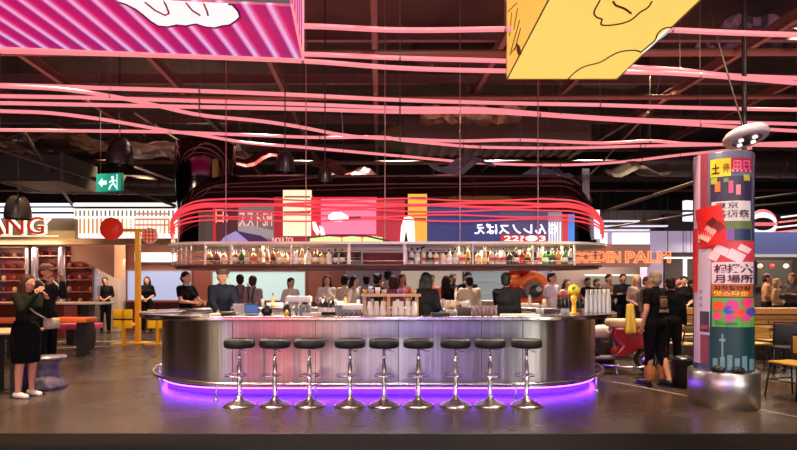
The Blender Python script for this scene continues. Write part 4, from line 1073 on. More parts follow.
# window opening wall on the right
RW = 12.4
x0, x1, z0, z1 = at_rect(745, 797, 257, 309, RW)
structure(MB().box(PX(738, RW), 14, RW, RW + .2, z1, PZ(232, RW)).build('wall_right_fascia', mat('#8088b4', .5)))
structure(MB().box(12.2, 14, RW, RW + .2, 0, z1).build('wall_right_pier', mat('#c0a890', .5)))
structure(MB().box(PX(738, RW), PX(746, RW), RW, RW + .2, .9, z1).build('trim_12', mat('#d8c4b4', .4)))
structure(MB().box(PX(738, RW), 13, RW - .04, RW, z1, z1 + .06).build('trim_13', mat('#f4e8dc', .4, emit=.5)))
structure(MB().box(PX(786, RW) + 1.0, PX(790, RW) + 1.0, RW - .02, RW + .1, .9, z1).build('trim_14', mat('#e8dcd0', .4)))
structure(MB().box(PX(738, RW), 15, 15.8, 16, 0, 3.6).build('wall_back_far_right', mat('#3a2a26', .6, noise=.5, nscale=2)))
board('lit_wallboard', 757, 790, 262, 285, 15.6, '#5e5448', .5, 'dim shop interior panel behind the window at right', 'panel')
for i, (px, c, w_) in enumerate(((760, '#e8b49a', 'left'), (772, '#c04030', 'middle'), (786, '#f0dcc0', 'right'))):
    o = MB().ell((0, 0, 0), .07).build('globe_lamp', mat(c, .4, emit=1.1), None, (PX(px, 15), 15, PZ(266, 15))); tag(o, 'small glowing globe lamp behind the window, the %s one' % w_, 'lamp', 'globe lamps behind the window')
    MB().cap((0, 0, .06), (0, 0, 1.2), .006, .006, seg=5).build('cord', BLACKM, o)
# neon oval signs upper right
t = thing('neon_sign', 'white and red oval neon sign right of the poster pillar', 'sign', (PX(763, 13), 13, PZ(224, 13)))
for k, c in ((0, '#fff0f4'), (.07, '#f06a70'), (-.07, '#fff0f4')):
    MB().tube([(.32 * math.cos(2*PI*i/24), 0, (.26 + k) * math.sin(2*PI*i/24)) for i in range(24)], .03, closed=True).build('neon_ring', mat(c, .4, emit=1.3), t)
MB().box(-.28, .28, .0, .04, -.04, .04).build('center_bar', mat('#f06a70', .4, emit=1.), t)
t = thing('neon_sign', 'cut off white and red neon lines at the right edge', 'sign', (PX(790, 12.6), 12.6, PZ(224, 12.6)))
for i in range(4): MB().cap((-.35 + .05 * i, 0, -.2 + i * .12), (.6, 0, -.1 + i * .12), .02, .02).build('neon_line', mat('#ffe8ec' if i % 2 else '#f07a70', .4, emit=1.2), t)
t = thing('light_box', 'small white two-part light box left of the poster pillar', 'light box', (PX(689, 11.5), 11.5, PZ(211, 11.5)), .2)
MB().box(-.12, .12, -.05, .05, .02, .22).box(-.12, .12, -.05, .05, -.22, -.03).build('face_panel', mat('#eef0ff', .4, emit=1.3), t); MB().box(-.13, .13, -.03, .06, -.03, .02).build('divider', BLACKM, t)
o = MB().box(PX(752, 14.4), 13, 14.4, 14.5, PZ(233.5, 14.4), PZ(231.5, 14.4)).build('strip_light', mat('#dcd8ff', .4, emit=1.2)); tag(o, 'long cool white strip light above the window at right', 'strip light')

for o in [x for x in bpy.data.objects if x.parent is None and x.type == 'MESH' and x.name.split('.')[0] in ('strip_light', 'lit_signboard', 'neon_tube')]:
    xs = [v.co.x for v in o.data.vertices]; zt = max(v.co.z for v in o.data.vertices); yy = sum(v.co.y for v in o.data.vertices) / len(xs)
    for xw in (min(xs) * .9 + max(xs) * .1, min(xs) * .1 + max(xs) * .9):
        MB().cap((xw, yy, zt), (xw, yy, 6.2 - o.location.z), .006, .006, seg=5).build('hanging_wire', BLACKM, o)
# ------------------------------------------------------------------ poster pillar
PR = .323; PCY = 6.5; PCX = PX(723, PCY)
pil = thing('poster_pillar', 'round pillar covered in Japanese posters on a steel drum base', 'pillar', (PCX, PCY, 0))
MB().lathe([(PR, .40), (PR, 3.02), (PR - .02, 3.04), (0, 3.04)], seg=48).build('shaft', mat('#525878', .22, .3, coat=.5), pil)
MB().lathe([(.028, 3.04), (.028, 6.2)], seg=16, c=(.26, 0, 0)).build('upper_pipe', mat('#1c1618', .5), pil)
MB().lathe([(0, 0), (.385, 0), (.385, .42), (.37, .435), (PR, .435)], seg=48).build('base', mat('#d0cccc', .34, 1., bump=.1, nscale=5), pil)
pd = math.atan2(-PCX, -PCY) if 0 else math.atan2(0 - PCY, 0 - PCX)  # direction to the camera
YF = PCY - .30
def wrapp(px, z, off):
    """picture column -> angle round the shaft"""
    u = max(-.995, min(.995, (px - 723.5) / 27.0)); a = pd + math.asin(u)
    r = PR + off
    return (r * math.cos(a), r * math.sin(a), z)
def poster(px0, px1, py0, py1, col, off=.004, rough=.45, tilt=0., name='poster', lab=None, noise=0., par=None, emit=0):
    mb = MB(); n = 12; zs = (PZ(py1, YF), PZ(py0, YF)); fr = []; bk = []
    for i in range(n + 1):
        u = px0 + (px1 - px0) * i / n
        for z in zs:
            pu, pz = u, z
            if tilt:
                cx_, cz_ = (px0 + px1) / 2, (zs[0] + zs[1]) / 2; dx, dz = (u - cx_), (z - cz_) * 82
                pu = cx_ + dx * math.cos(tilt) + dz * math.sin(tilt); pz = cz_ + (dz * math.cos(tilt) - dx * math.sin(tilt)) / 82
            fr.append(mb.bm.verts.new(wrapp(pu, pz, off))); bk.append(mb.bm.verts.new(wrapp(pu, pz, off - .003)))
    for i in range(n):
        a = 2 * i; mb.bm.faces.new([fr[a], fr[a+2], fr[a+3], fr[a+1]]); mb.bm.faces.new([bk[a], bk[a+1], bk[a+3], bk[a+2]])
        mb.bm.faces.new([fr[a+1], fr[a+3], bk[a+3], bk[a+1]]); mb.bm.faces.new([fr[a], bk[a], bk[a+2], fr[a+2]])
    mb.bm.faces.new([fr[0], fr[1], bk[1], bk[0]]); mb.bm.faces.new([fr[-2], bk[-2], bk[-1], fr[-1]])
    o = mb.build(name, mat(col, rough, noise=noise, nscale=20), par or pil)
    if lab: o['label'] = lab
    return o
def ptext(s, px0, px1, py0, py1, col, par, off=.010, bold=.03):
    mb = MB(); add_text(mb, s, px0, px1, PZ(py1, YF), PZ(py0, YF), 0, 0, bold=bold, fn=lambda p: wrapp(p[0], p[2], off))
    for f in list(mb.bm.faces):
        pass
    return mb.build('lettering', mat(col, .5), par, normals=False)
poster(698, 704, 150, 366, '#c8a8c8', off=.003, name='white_strip'); poster(704, 711, 150, 366, '#8a3c50', off=.002, name='red_strip')
a = poster(713, 730, 158, 176, '#d8c020', lab='yellow poster with black character'); ptext('土', 714, 721, 163, 173, '#14100c', a); ptext('俵', 723, 729, 163, 173, '#8a5c10', a)
a = poster(730, 747, 158, 172, '#b01048', lab='magenta poster'); ptext('田日', 732, 745, 161, 170, '#f07a9c', a, bold=.0); ptext('・・・・・', 731, 746, 170, 172, '#f8d0d8', a)
a = poster(713, 747, 176, 201, '#2e2440', lab='dark violet poster with balloons', off=.005)
for px, py, c, w, h in ((719, 186, '#d86a30', 2.2, 5), (730, 187, '#d84a78', 1.8, 6), (736, 190, '#e87a8c', 1.8, 5), (716, 180, '#90a838', 2.5, 3), (743, 178, '#b0a030', 2.5, 3), (726, 180, '#4a8a4a', 2, 2)):
    poster(px - w, px + w, py - h, py + h, c, off=.008, name='balloon', par=a)
a = poster(714, 746, 201, 221, '#c9c0c4', lab='white poster with black characters', off=.006)
ptext('東京', 717, 736, 202, 208.5, '#18141a', a, bold=.01); ptext('芸術祭', 718, 745, 210, 218, '#18141a', a, bold=.01)
a = poster(725, 747, 221, 241, '#5a6a38', off=.007, lab='green landscape poster'); poster(727, 732, 229, 240, '#7a4ab0', off=.009, name='violet_patch', par=a); poster(733, 746, 229, 240, '#20305a', off=.009, name='blue_patch', par=a)
a = poster(697, 749, 241, 262, '#d03848', off=.006, lab='red and white picture poster')
for q in ((722, 250, 6, 4), (734, 256, 7, 5), (716, 256, 4, 4), (741, 249, 5, 3)): poster(q[0] - q[2], q[0] + q[2], q[1] - q[3], q[1] + q[3], '#f0c8d0', off=.009, name='white_patch', par=a, tilt=.5)
a = poster(714, 748.5, 262, 284, '#e0ccd2', off=.007, lab='white poster with purple characters'); ptext('相撲六', 716, 748, 264, 273, '#5a2038', a, off=.012); ptext('月場所', 716, 748, 274.5, 283, '#5a2038', a, off=.012)
a = poster(714, 748, 284, 297, '#c05a28', off=.008, lab='orange poster with text rows'); ptext('지하철안심', 716, 745, 285.5, 290.5, '#3a1010', a, off=.013); ptext('맛스타운', 716, 744, 291, 296, '#f0d030', a, off=.013)
a = poster(714.5, 749, 298, 327, '#58b048', off=.008, lab='green poster with coloured dots')
for q in ((720, 306, 5, '#e04a30'), (731, 305, 5.5, '#d83a90'), (743, 303, 5, '#e8407a'), (719, 316, 4, '#e8407a'), (728, 310, 4, '#3a50c8'), (737, 313, 5, '#e84a38'), (746, 312, 4, '#5a48c0'), (729, 318, 4, '#d83a90'), (742, 318, 4, '#e04a90')):
    mb = MB(); c = [wrapp(q[0] + q[2] * math.cos(2*PI*i/16), PZ(q[1] + q[2] * math.sin(2*PI*i/16), YF), .014) for i in range(16)]
    ctr = mb.bm.verts.new(wrapp(q[0], PZ(q[1], YF), .014)); vv = [mb.bm.verts.new(p) for p in c]; [mb.bm.faces.new([ctr, vv[i], vv[(i + 1) % 16]]) for i in range(16)]; mb.build('dot', mat(q[3], .45), a)
ptext('Shinagawa', 717, 735, 322, 326, '#1c2c18', a, off=.012, bold=0)
a = poster(713, 750, 327, 372, '#123c44', off=.006, lab='dark teal poster with a pale tower')
poster(722.3, 723.7, 334, 362, '#7aa0a8', off=.009, name='tower', par=a); poster(720.5, 725.5, 339, 341.5, '#7aa0a8', off=.010, name='tower_deck', par=a)
for x in range(6): poster(715 + x * 6, 719 + x * 6, 362 - (x * 7 % 5) - 3, 370, '#6a929c', off=.009, name='skyline_block', par=a)
a = poster(702, 713, 248, 336, '#c8b4cc', off=.007, tilt=.02, lab='narrow pale poster'); poster(704, 712, 312, 333, '#3a3044', off=.010, name='dark_picture', par=a); poster(705, 711, 326, 330, '#b02858', off=.012, name='pink_patch', par=a)
for i, y in enumerate((290, 297, 304)): ptext('月', 703.5, 706, y, y + 4, '#4a6ac0', a, off=.012)
poster(697.5, 702, 226, 292, '#d02a30', off=.008, name='poster', lab='red side poster')
a = poster(703, 725, 205, 245, '#cc1c1c', off=.016, tilt=-.14, lab='tilted red poster with white figure'); poster(706, 716, 226, 240, '#e8b0a8', off=.019, tilt=.6, name='white_patch', par=a); poster(711, 719, 218, 226, '#5a1010', off=.019, tilt=.9, name='dark_patch', par=a); poster(716, 724, 222, 230, '#7a1414', off=.0195, tilt=-.6, name='dark_patch', par=a)
# black gadgets on the drum base
for i, (px, lab) in enumerate(((720, 'black camera-like box on the steel drum base, left one'), (735, 'black camera-like box on the steel drum base, right one'))):
    ang_ = pd + math.asin((px - 723.5) / 27.0); r = .355
    t = thing('black_box', lab, 'box', (PCX + r * math.cos(ang_), PCY + r * math.sin(ang_), .436), ang_ + PI/2, 'black boxes on the drum base')
    MB().bbox(-.065, .065, -.022, .022, 0, .065, .01).build('body', mat('#0c0c10', .35), t); MB().lathe([(0, 0), (.022, 0), (.022, .02), (0, .02)], seg=12, M=Matrix.Translation((0, -.022, .035)) @ R90).build('lens', mat('#1a1a22', .1), t)
    MB().ell((0, 0, .065), (.05, .02, .018)).build('top_grip', mat('#0c0c10', .35), t)
# black bin behind
t = thing('waste_bin', 'low black bin behind the steel drum base', 'bin', (PX(683, 7.6), 7.6, 0))
MB().lathe([(0, 0), (.14, 0), (.16, .40), (.17, .41), (.15, .41), (.13, .03), (0, .03)], seg=20).build('body', mat('#0c0b0c', .5), t); MB().ell((0, 0, .40), (.13, .13, .06)).build('bag', mat('#050505', .3), t)

# ------------------------------------------------------------------ red scooter-like cart
Y = 8.9; t = thing('scooter', 'vintage red scooter with cream seat right of the bar', 'scooter', (PX(625, Y), Y, 0), -.15)
o = MB().prism([(-.18, .26), (.02, .30), (.20, .42), (.40, .44), (.62, .36), (.60, .52), (.52, .70), (.30, .78), (-.22, .78), (-.26, .62), (-.10, .46), (-.22, .34)], -.19, .19, axis='y').build('body', mat('#a01418', .22, coat=.8), t); bv = o.modifiers.new('b', 'BEVEL'); bv.width = .06; bv.segments = 3; smooth_by_angle(o)
MB().bbox(-.30, .46, -.17, .17, .76, .90, .05).build('seat', mat('#d8b890', .5), t)
MB().bbox(-.62, -.50, -.16, .16, .20, .92, .04).build('front_shield', mat('#a01418', .22, coat=.8), t)
MB().bbox(-.60, .1, -.15, .15, .22, .27, .02).build('footboard', mat('#6a5a54', .4, .6), t)
for x in (-.62, .36):
    w = MB().tube([(x + .18 * math.cos(2*PI*i/20), 0, .23 + .18 * math.sin(2*PI*i/20)) for i in range(20)], .045, closed=True).build('wheel', mat('#0d0c0c', .6), t)
    MB().lathe([(0, -.03), (.12, -.03), (.12, .03), (0, .03)], seg=16, M=Matrix.Translation((x, 0, .23)) @ R90).build('hub', CHROME, w)
MB().cap((-.58, 0, .23), (-.52, 0, 1.0), .025, .02).cap((-.50, -.3, 1.02), (-.50, .3, 1.02), .018, .018).build('handlebar', CHROME, t)
MB().lathe([(0, 0), (.07, 0), (.08, .03), (.04, .1), (0, .1)], seg=16, M=Matrix.Translation((-.62, 0, .88)) @ Matrix.Rotation(-PI/2, 4, 'Y')).build('headlight', CHROME, t)
MB().tube([(-.4, -.2, .15), (.1, -.26, .12), (.5, -.22, .18)], .02).tube([(-.2, -.2, .13), (-.2, -.34, .02)], .014).build('side_stand', CHROME, t)
t2 = thing('plush_toy', 'black and white plush lying beside the scooter seat', 'toy', (PX(603, 9.6), 9.6, 0))
MB().lathe([(0, 0), (.2, 0), (.2, .50), (0, .52)], seg=20).build('stand', mat('#1a1414', .5), t2)
MB().ell((0, 0, .62), (.26, .16, .13)).ell((.2, -.05, .70), (.10, .09, .10)).build('body', mat('#d8cfc8', .8), t2); MB().ell((.24, -.13, .72), (.03, .02, .03)).ell((.1, -.15, .64), (.06, .03, .05)).build('dark_patch', mat('#1a1616', .8), t2)

# ------------------------------------------------------------------ chairs and tables at the right
def chair(x, y, rz, label, seatc='#c89a30', backc='#c89a30', h=.80, slats=True):
    t = thing('dining_chair', label, 'chair', (x, y, 0), rz, 'cafe chairs at the right'); K = mat('#100e0e', .45, .4)
    MB().bbox(-.20, .20, -.20, .20, .435, .465, .012).build('seat', mat(seatc, .45), t)
    for sx in (-1, 1):
        MB().tube([(sx * .18, -.18, .435), (sx * .21, -.23, 0)], .011).build('leg', K, t)
        MB().tube([(sx * .18, .18, .435), (sx * .21, .24, 0)], .011).build('leg', K, t)
    mb = MB()
    for sx in (-1, 1): mb.tube([(sx * .19, .17, .44), (sx * .20, .21, .62), (sx * .20, .25, h)], .011)
    mb.tube([(-.20, .25, h), (.20, .25, h)], .011).build('back_frame', K, t)
    if slats:
        for k in range(5): z = .56 + k * .055; MB().box(-.19, .19, .195 + (z - .56) * .2, .21 + (z - .56) * .2, z - .016, z + .016).build('slat', mat(backc, .5), t)
    else: MB().bbox(-.19, .19, .215, .235, .55, h - .02, .01).build('backrest', mat(backc, .5), t)
    MB().tube([(-.19, -.19, .22), (.19, -.19, .22)], .008).tube([(-.19, -.19, .22), (-.19, .2, .22)], .008).tube([(.19, -.19, .22), (.19, .2, .22)], .008).build('stretcher', K, t)
    return t
chair(PX(794, 6.9), 6.9, math.radians(-75), 'nearest chair with ochre seat and thin black legs at the right edge', slats=False)
chair(PX(756, 9.3), 9.3, math.radians(165), 'chair with ochre slatted back just right of the poster pillar')
chair(PX(787, 8.7), 8.7, math.radians(150), 'black backed chair at the red table at the right edge', '#18161a', '#18161a', slats=False, h=.86)
chair(PX(684, 9.2), 9.2, math.radians(195), 'chair with dull green slatted back between the uniformed woman and the pillar', '#a08a48', '#6a6a48')
chair(PX(770, 9.9), 9.9, math.radians(10), 'chair with ochre slatted back on the far side of the red table')
def ctable(x, y, r, zt, label, col):
    t = thing('cafe_table', label, 'table', (x, y, 0))
    MB().bbox(-r, r, -.35, .35, zt - .03, zt, .01).build('top', mat(col, .4), t); MB().cap((0, 0, .02), (0, 0, zt - .03), .03, .03).build('pole', mat('#141214', .4, .5), t)
    for a in (0, 90): MB().box(-.28, .28, -.025, .025, 0, .02, M=Matrix.Rotation(math.radians(a + 45), 4, 'Z')).build('foot', mat('#141214', .4, .5), t)
ctable(PX(787, 9.3), 9.35, .5, .74, 'cafe table with dull red top at the right edge', '#8a3428')
ctable(PX(677, 9.9), 9.85, .3, .74, 'cafe table with pale wooden top behind the uniformed woman', '#b88a58')

# ------------------------------------------------------------------ bottles on the hanging shelf
bprofs = [
 [(0, 0), (.036, 0), (.038, .01), (.038, .13), (.030, .155), (.013, .175), (.012, .225), (0, .225)],
 [(0, 0), (.042, 0), (.044, .01), (.044, .10), (.036, .13), (.016, .145), (.015, .19), (0, .19)],
 [(0, 0), (.030, 0), (.032, .01), (.032, .16), (.018, .19), (.012, .21), (.012, .25), (0, .25)],
 [(0, 0), (.045, 0), (.046, .02), (.035, .09), (.044, .13), (.020, .155), (.014, .20), (0, .20)]]
shn = ['straight shouldered', 'squat', 'slim tall', 'waisted']
cols = {'clear': '#d8d4c8', 'amber': '#b0692a', 'green': '#3a7a34', 'honey': '#d8a860', 'dark': '#2a1e1a', 'white': '#eee8de', 'red': '#a83024', 'bright green': '#30b040'}
protos = {}
def bottle(kind, cn, lc, x, y, z, label, group):
    key = (kind, cn, lc)
    if key not in protos:
        t = thing('bottle', '', 'bottle'); pr = bprofs[kind]
        MB().lathe(pr[:-1] + [(0, pr[-1][1])], seg=14).build('glass_body', mat(cols[cn], .12, 0, coat=.6, spec=.8), t)
        zt = pr[-1][1]; r = pr[-2][0] + .003
        MB().lathe([(r, zt - .025), (r, zt + .008), (0, zt + .008)], seg=10).build('cap', mat('#1c1816' if cn != 'dark' else '#c8a860', .3), t)
        rl_ = pr[2][0] + .0015
        MB().lathe([(rl_, .035), (rl_, .095)], seg=14).build('paper_label', mat(lc, .6), t)
        t.location = (x, y, z); t['label'] = label; t['group'] = group; protos[key] = t; return t
    return dup(protos[key], (x, y, z), 0, label, group)
bays = [('first', 207, 229), ('second', 233, 289), ('third', 293, 346), ('fourth', 408, 471), ('fifth', 475, 531), ('sixth', 535, 573)]
rr = random.Random(11)
ords = ['first', 'second', 'third', 'fourth', 'fifth', 'sixth', 'seventh', 'eighth', 'ninth', 'tenth', 'eleventh', 'twelfth', 'thirteenth']
for bi, (bn, a, b_) in enumerate(bays):
    n = int((b_ - a) / 6.1)
    for i in range(n):
        px = a + (b_ - a) * (i + .5) / n + rr.uniform(-.4, .4); x = PX(px, 7.55); y = front_y(x) + .12 + rr.uniform(-.015, .03)
        if bi <= 2: cn = rr.choice(['amber', 'clear', 'green', 'honey', 'honey', 'clear', 'white', 'honey', 'red', 'dark'])
        elif bi == 3: cn = rr.choice(['clear', 'white', 'clear', 'honey', 'clear', 'white'])
        else: cn = rr.choice(['clear', 'honey', 'white', 'amber', 'clear', 'dark', 'green', 'red'])
        if bi == 5 and i == 1: cn = 'bright green'
        kind = rr.randrange(4); lc = rr.choice(['#f0e8d8', '#e8d0a0', '#c84a30', '#f4f0e8', '#3a3028'])
        bottle(kind, cn, lc, x, y, 1.757, '%s %s bottle, %s from the left in the %s bay of the hanging shelf' % (cn, shn[kind], ords[i], bn), 'bottles on the hanging shelf')
# small things on the wooden ledge below (second row behind)
for bi, (bn, a, b_) in enumerate(bays):
    n = max(2, int((b_ - a) / 9))
    for i in range(n):
        px = a + (b_ - a) * (i + .5) / n; x = PX(px, 7.8); y = front_y(x) + .27
        cn = rr.choice(['amber', 'honey', 'dark', 'clear', 'green']); kind = rr.randrange(4)
        bottle(kind, cn, '#e8d0a0', x, y, 1.757, '%s %s bottle in the rear row, %s from the left in the %s bay' % (cn, shn[kind], ords[i], bn), 'bottles on the hanging shelf')

# ------------------------------------------------------------------ things on the bar
CT = 1.061
def cup_stack(px, Y, label, n=5, col='#e8ded0', z=CT, group='inverted cup stacks on the bar'):
    t = thing('cup_stack', label, 'cups', (PX(px, Y), Y, z), 0, group)
    for k in range(n): MB().lathe([(.040, k * .022), (.038, k * .022 + .012), (.028, k * .022 + .095), (0, k * .022 + .097)], seg=14).build('cup', mat(col, .5), t)
def glass(px, Y, label, h=.12, r=.033, col='#c8ccd0', z=CT, group='glasses on the bar'):
    o = MB().lathe([(0, 0), (r * .8, 0), (r, h), (r * .92, h), (r * .74, .008), (0, .008)], seg=14).build('glass', mat(col, .06, trans=.6, coat=.3), None, (PX(px, Y), Y, z)); tag(o, label, 'glass', group)
# cup shelf unit
YS = 7.12
t = thing('cup_shelf', 'wooden T-post shelf on the bar holding paper cups', 'shelf', (0, YS, 0))
WC = mat('#d0a878', .5)
x0, x1 = PX(361, YS), PX(421, YS); zt = PZ(294, YS)
MB().box(x0, x1, 0, .16, zt - .035, zt).build('board', WC, t)
for px in (364, 388.5, 417): x = PX(px, YS); MB().box(x - .022, x + .022, .05, .11, CT, zt - .035).build('post', WC, t)
for i, (px, c, h) in enumerate(((365, '#d89a3c', .06), (371, '#b8a8b0', .06), (377.5, '#ece4da', .09), (384, '#c8b8a0', .06), (400, '#8a5ab0', .06), (407, '#c84a5a', .07), (414, '#d8b478', .06))):
    o = MB().lathe([(0, 0), (.028, 0), (.038, h), (.034, h), (.026, .006), (0, .006)], seg=14).build('paper_cup', mat(c, .5), None, (PX(px, YS), YS + .08, zt + .001))
    tag(o, '%s paper cup on the wooden cup shelf' % ('orange', 'grey pink', 'tall white', 'beige', 'purple', 'red', 'ochre')[i], 'cup', 'paper cups on the cup shelf')
for i, px in enumerate((370, 376.5, 383, 395, 401.5, 408, 414)):
    cup_stack(px, YS + .03, 'stack of upturned white cups under the cup shelf, %s from the left' % ords[i])
for i, px in enumerate((344, 349, 354, 359)): glass(px, 7.0, 'clear tumbler left of the cup shelf, %s from the left' % ords[i], h=.08)
# white tray, rack
t = thing('tray', 'white plastic tray lifted on a stand at the left of the bar', 'tray', (PX(299, 7.3), 7.3, CT))
MB().bbox(-.17, .17, -.08, .08, .17, .25, .012).build('tray_body', mat('#e8e4de', .4), t)
for s in (-1, 1): MB().box(s * .13 - .01, s * .13 + .01, -.05, .05, 0, .17).build('support', mat('#8a8480', .3, .7), t)
t = thing('tray', 'white crate of bar tools right of the black bottles', 'tray', (PX(352, 7.25), 7.25, CT))
MB().bbox(-.17, .17, -.08, .08, .03, .14, .012).build('tray_body', mat('#f0e8dc', .4), t)
MB().box(-.16, .16, -.07, .07, 0, .03).build('foot', mat('#5a544e', .4), t)
# laptop-like till and papers
def till(px, Y, lab, col, rz=0.):
    t = thing('till_screen', lab, 'screen', (PX(px, Y), Y, CT), rz)
    MB().box(-.09, .09, -.06, .06, 0, .015).build('base', mat('#1a1a1e', .4), t)
    MB().bbox(-.13, .13, 0, .02, .03, .20, .008, M=Matrix.Rotation(.3, 4, 'X')).build('housing', mat('#16161c', .4), t)
    MB().box(-.115, .115, -.004, -.0005, .045, .185, M=Matrix.Rotation(.3, 4, 'X')).build('display', mat(col, .3, emit=.7), t)
till(252, 7.1, 'blue lit tablet till on the bar in front of the capped bartender', '#5a7ab8'); bpy.data.objects['till_screen'].scale = (.72, .8, .8)
o = MB().bbox(-.10, .10, -.07, .07, 0, .004, .001, M=Matrix.Rotation(-1.0, 4, 'X')).build('menu_sheet', mat('#f0ece4', .6), None, (PX(241, 7.2), 7.2, CT + .09)); tag(o, 'white menu sheet leaning beside the blue till', 'menu')
for i, (px, w, h, c, lab) in enumerate(((222, .28, .03, '#d8d0c8', 'flat white tray on the bar at the capped bartender'), (228, .14, .05, '#3a3430', 'dark flat box on the bar left of the till'), (312, .22, .04, '#c8b8b0', 'beige tray on the bar below the woman in white'), (440, .24, .04, '#2c2824', 'black rubber bar mat right of the dark haired bartender'), (520, .5, .02, '#d8c8bc', 'pale chopping board at the right half of the bar'))):
    o = MB().bbox(-w / 2, w / 2, -.09, .09, 0, h, .006).build('bar_tray' if i != 4 else 'chopping_board', mat(c, .4), None, (PX(px, 7.0), 7.0, CT)); tag(o, lab, 'tray' if i != 4 else 'board')
def pot(px, Y, r, h, c, lab, name='pot'):
    t = thing(name, lab, 'pot', (PX(px, Y), Y, CT)); MB().lathe([(0, 0), (r * .7, 0), (r, h * .3), (r, h * .8), (r * .8, h), (0, h)], seg=22).build('body', mat(c, .3), t)
    MB().lathe([(r * .82, h), (r * .82, h + .008), (.012, h + .014), (.012, h + .03), (0, h + .03)], seg=16).build('lid', mat('#2a2624', .3), t)
pot(267, 7.15, .075, .11, '#17151a', 'round black pot on the bar right of the till')
pot(287, 7.1, .05, .13, '#1a1612', 'black canister on the bar under the white tray')
pot(451, 7.15, .07, .08, '#b8aca0', 'steel pot on the bar right of the dark haired bartender')
for i, px in enumerate((321, 325, 329, 333)): bottle(2 if i % 2 else 0, 'dark', '#f0e8d8', PX(px, 7.25), 7.25 + .02 * (i % 2), CT, 'black bottle with white paper label, %s in the group of four on the bar' % ords[i], 'black bottles on the bar')
o = MB().ell((0, 0, .035), (.035, .035, .035)).build('lemon', mat('#d8c020', .5), None, (PX(286.5, 6.98), 6.98, CT)); tag(o, 'yellow lemon on the bar under the white tray', 'fruit')
for i, px in enumerate((296, 300.5, 305, 309, 337, 341)): glass(px, 7.02, 'tall clear glass on the left half of the bar, %s from the left' % ords[i], h=.14, r=.028)
# jar of straws + glasses
def caddy(px, Y, lab, c1, c2, h=.12, n=10):
    t = thing('utensil_jar', lab, 'jar', (PX(px, Y), Y, CT)); MB().lathe([(0, 0), (.05, 0), (.052, h * .8), (.046, h * .8), (.044, .01), (0, .01)], seg=16).build('jar_body', mat(c1, .3, .5), t)
    for i in range(n):
        a = i * 2.4; MB().cap((.02 * math.cos(a), .02 * math.sin(a), .012), (.05 * math.cos(a), .04 * math.sin(a), h * 1.6), .005, .005, seg=5).build('utensil', mat(c2, .4), t)
caddy(447, 7.2, 'steel jar of wooden skewers on the bar right of the dark haired bartender', '#9a8c84', '#c8a888')
caddy(452.5, 7.25, 'second steel jar of skewers further back on the bar', '#8a8078', '#d8b898')
for i, px in enumerate((474, 478.5, 483, 487, 491, 495)): glass(px, 6.98 + .03 * (i % 2), 'ribbed clear glass left of the man in black, %s from the left' % ords[i], h=.13, r=.03, col='#d8b8b0')
# till machine and white crate
t = thing('coffee_grinder', 'small white and brown machine on the bar at the seated customer', 'machine', (PX(463, 7.4), 7.28, CT)); MB().bbox(-.09, .09, -.07, .07, 0, .10, .01).build('body', mat('#4a3c36', .4), t); MB().lathe([(.03, .10), (.07, .18), (0, .18)], seg=16).build('hopper', mat('#d8d0c4', .2), t)
# black bottle block with red caps
bn = 0
for r_ in range(2):
    for i in range(7):
        px = 558 + i * 3.6 + r_ * 1.5; Y = 9.2 + r_ * .12; bn += 1
        t = thing('wine_bottle', 'red topped dark bottle at the right of the bar, %s row, %s from left' % (('front', 'back')[r_], ords[i]), 'bottle', (PX(px, Y), Y, CT), 0, 'dark bottles with red tops')
        MB().lathe([(0, 0), (.024, 0), (.026, .01), (.026, .15), (.011, .19), (.011, .24), (0, .24)], seg=12).build('glass_body', mat('#1c2420', .1, coat=.5), t); MB().lathe([(.0135, .20), (.0135, .25), (0, .252)], seg=10).build('cap', mat('#a01820', .4), t)
for r_ in range(2):
    for i in range(6):
        px = 586.5 + i * 4.2 + r_ * 1.5; Y = 7.75 + r_ * .1
        if px > 610: continue
        t = thing('water_bottle', 'clear water bottle at the right end of the bar, %s row, %s from the left' % (('front', 'back')[r_], ords[i]), 'bottle', (PX(px, Y), Y, CT), 0, 'clear water bottles at the right end')
        MB().lathe([(0, 0), (.027, 0), (.029, .01), (.029, .20), (.016, .26), (.014, .33), (0, .33)], seg=14).build('glass_body', mat('#d8dcdc', .08, trans=.45, coat=.4), t)
        MB().lathe([(.016, .31), (.016, .34), (0, .34)], seg=10).build('cap', mat('#b8b0ac', .3, .6), t)
# yellow ball tap
t = thing('beer_tap', 'yellow ball topped beer tap on the right of the bar', 'tap', (PX(574, 7.45), 7.45, CT))
MB().lathe([(0, 0), (.07, 0), (.07, .012), (.03, .02), (.028, .16), (.045, .18), (.045, .24), (.02, .27), (0, .27)], seg=18).build('column', mat('#d89a20', .3), t)
MB().ell((0, 0, .34), (.085, .085, .078)).build('ball', mat('#d8c828', .35), t); MB().ell((-.03, -.07, .36), (.03, .015, .025)).build('emblem', mat('#5a7a28', .4), t)
MB().cap((0, -.03, .20), (0, -.10, .17), .010, .008).build('spout', CHROME, t)
for i, px in enumerate((538, 541.5, 563, 567)): glass(px, 7.0, 'small clear glass on the right half of the bar, %s from the left' % ords[i], h=.09)
# marbled tray at the left end
t = thing('serving_tray', 'oval marbled tray on the left rounded end of the bar', 'tray', (PX(158, 7.75), 7.75, CT)); MB().lathe([(0, 0), (.20, 0), (.23, .018), (.22, .018), (.19, .006), (0, .006)], seg=30, sx=1.25).build('tray_body', mat('#b8a8b8', .25, noise=.5, nscale=9), t)

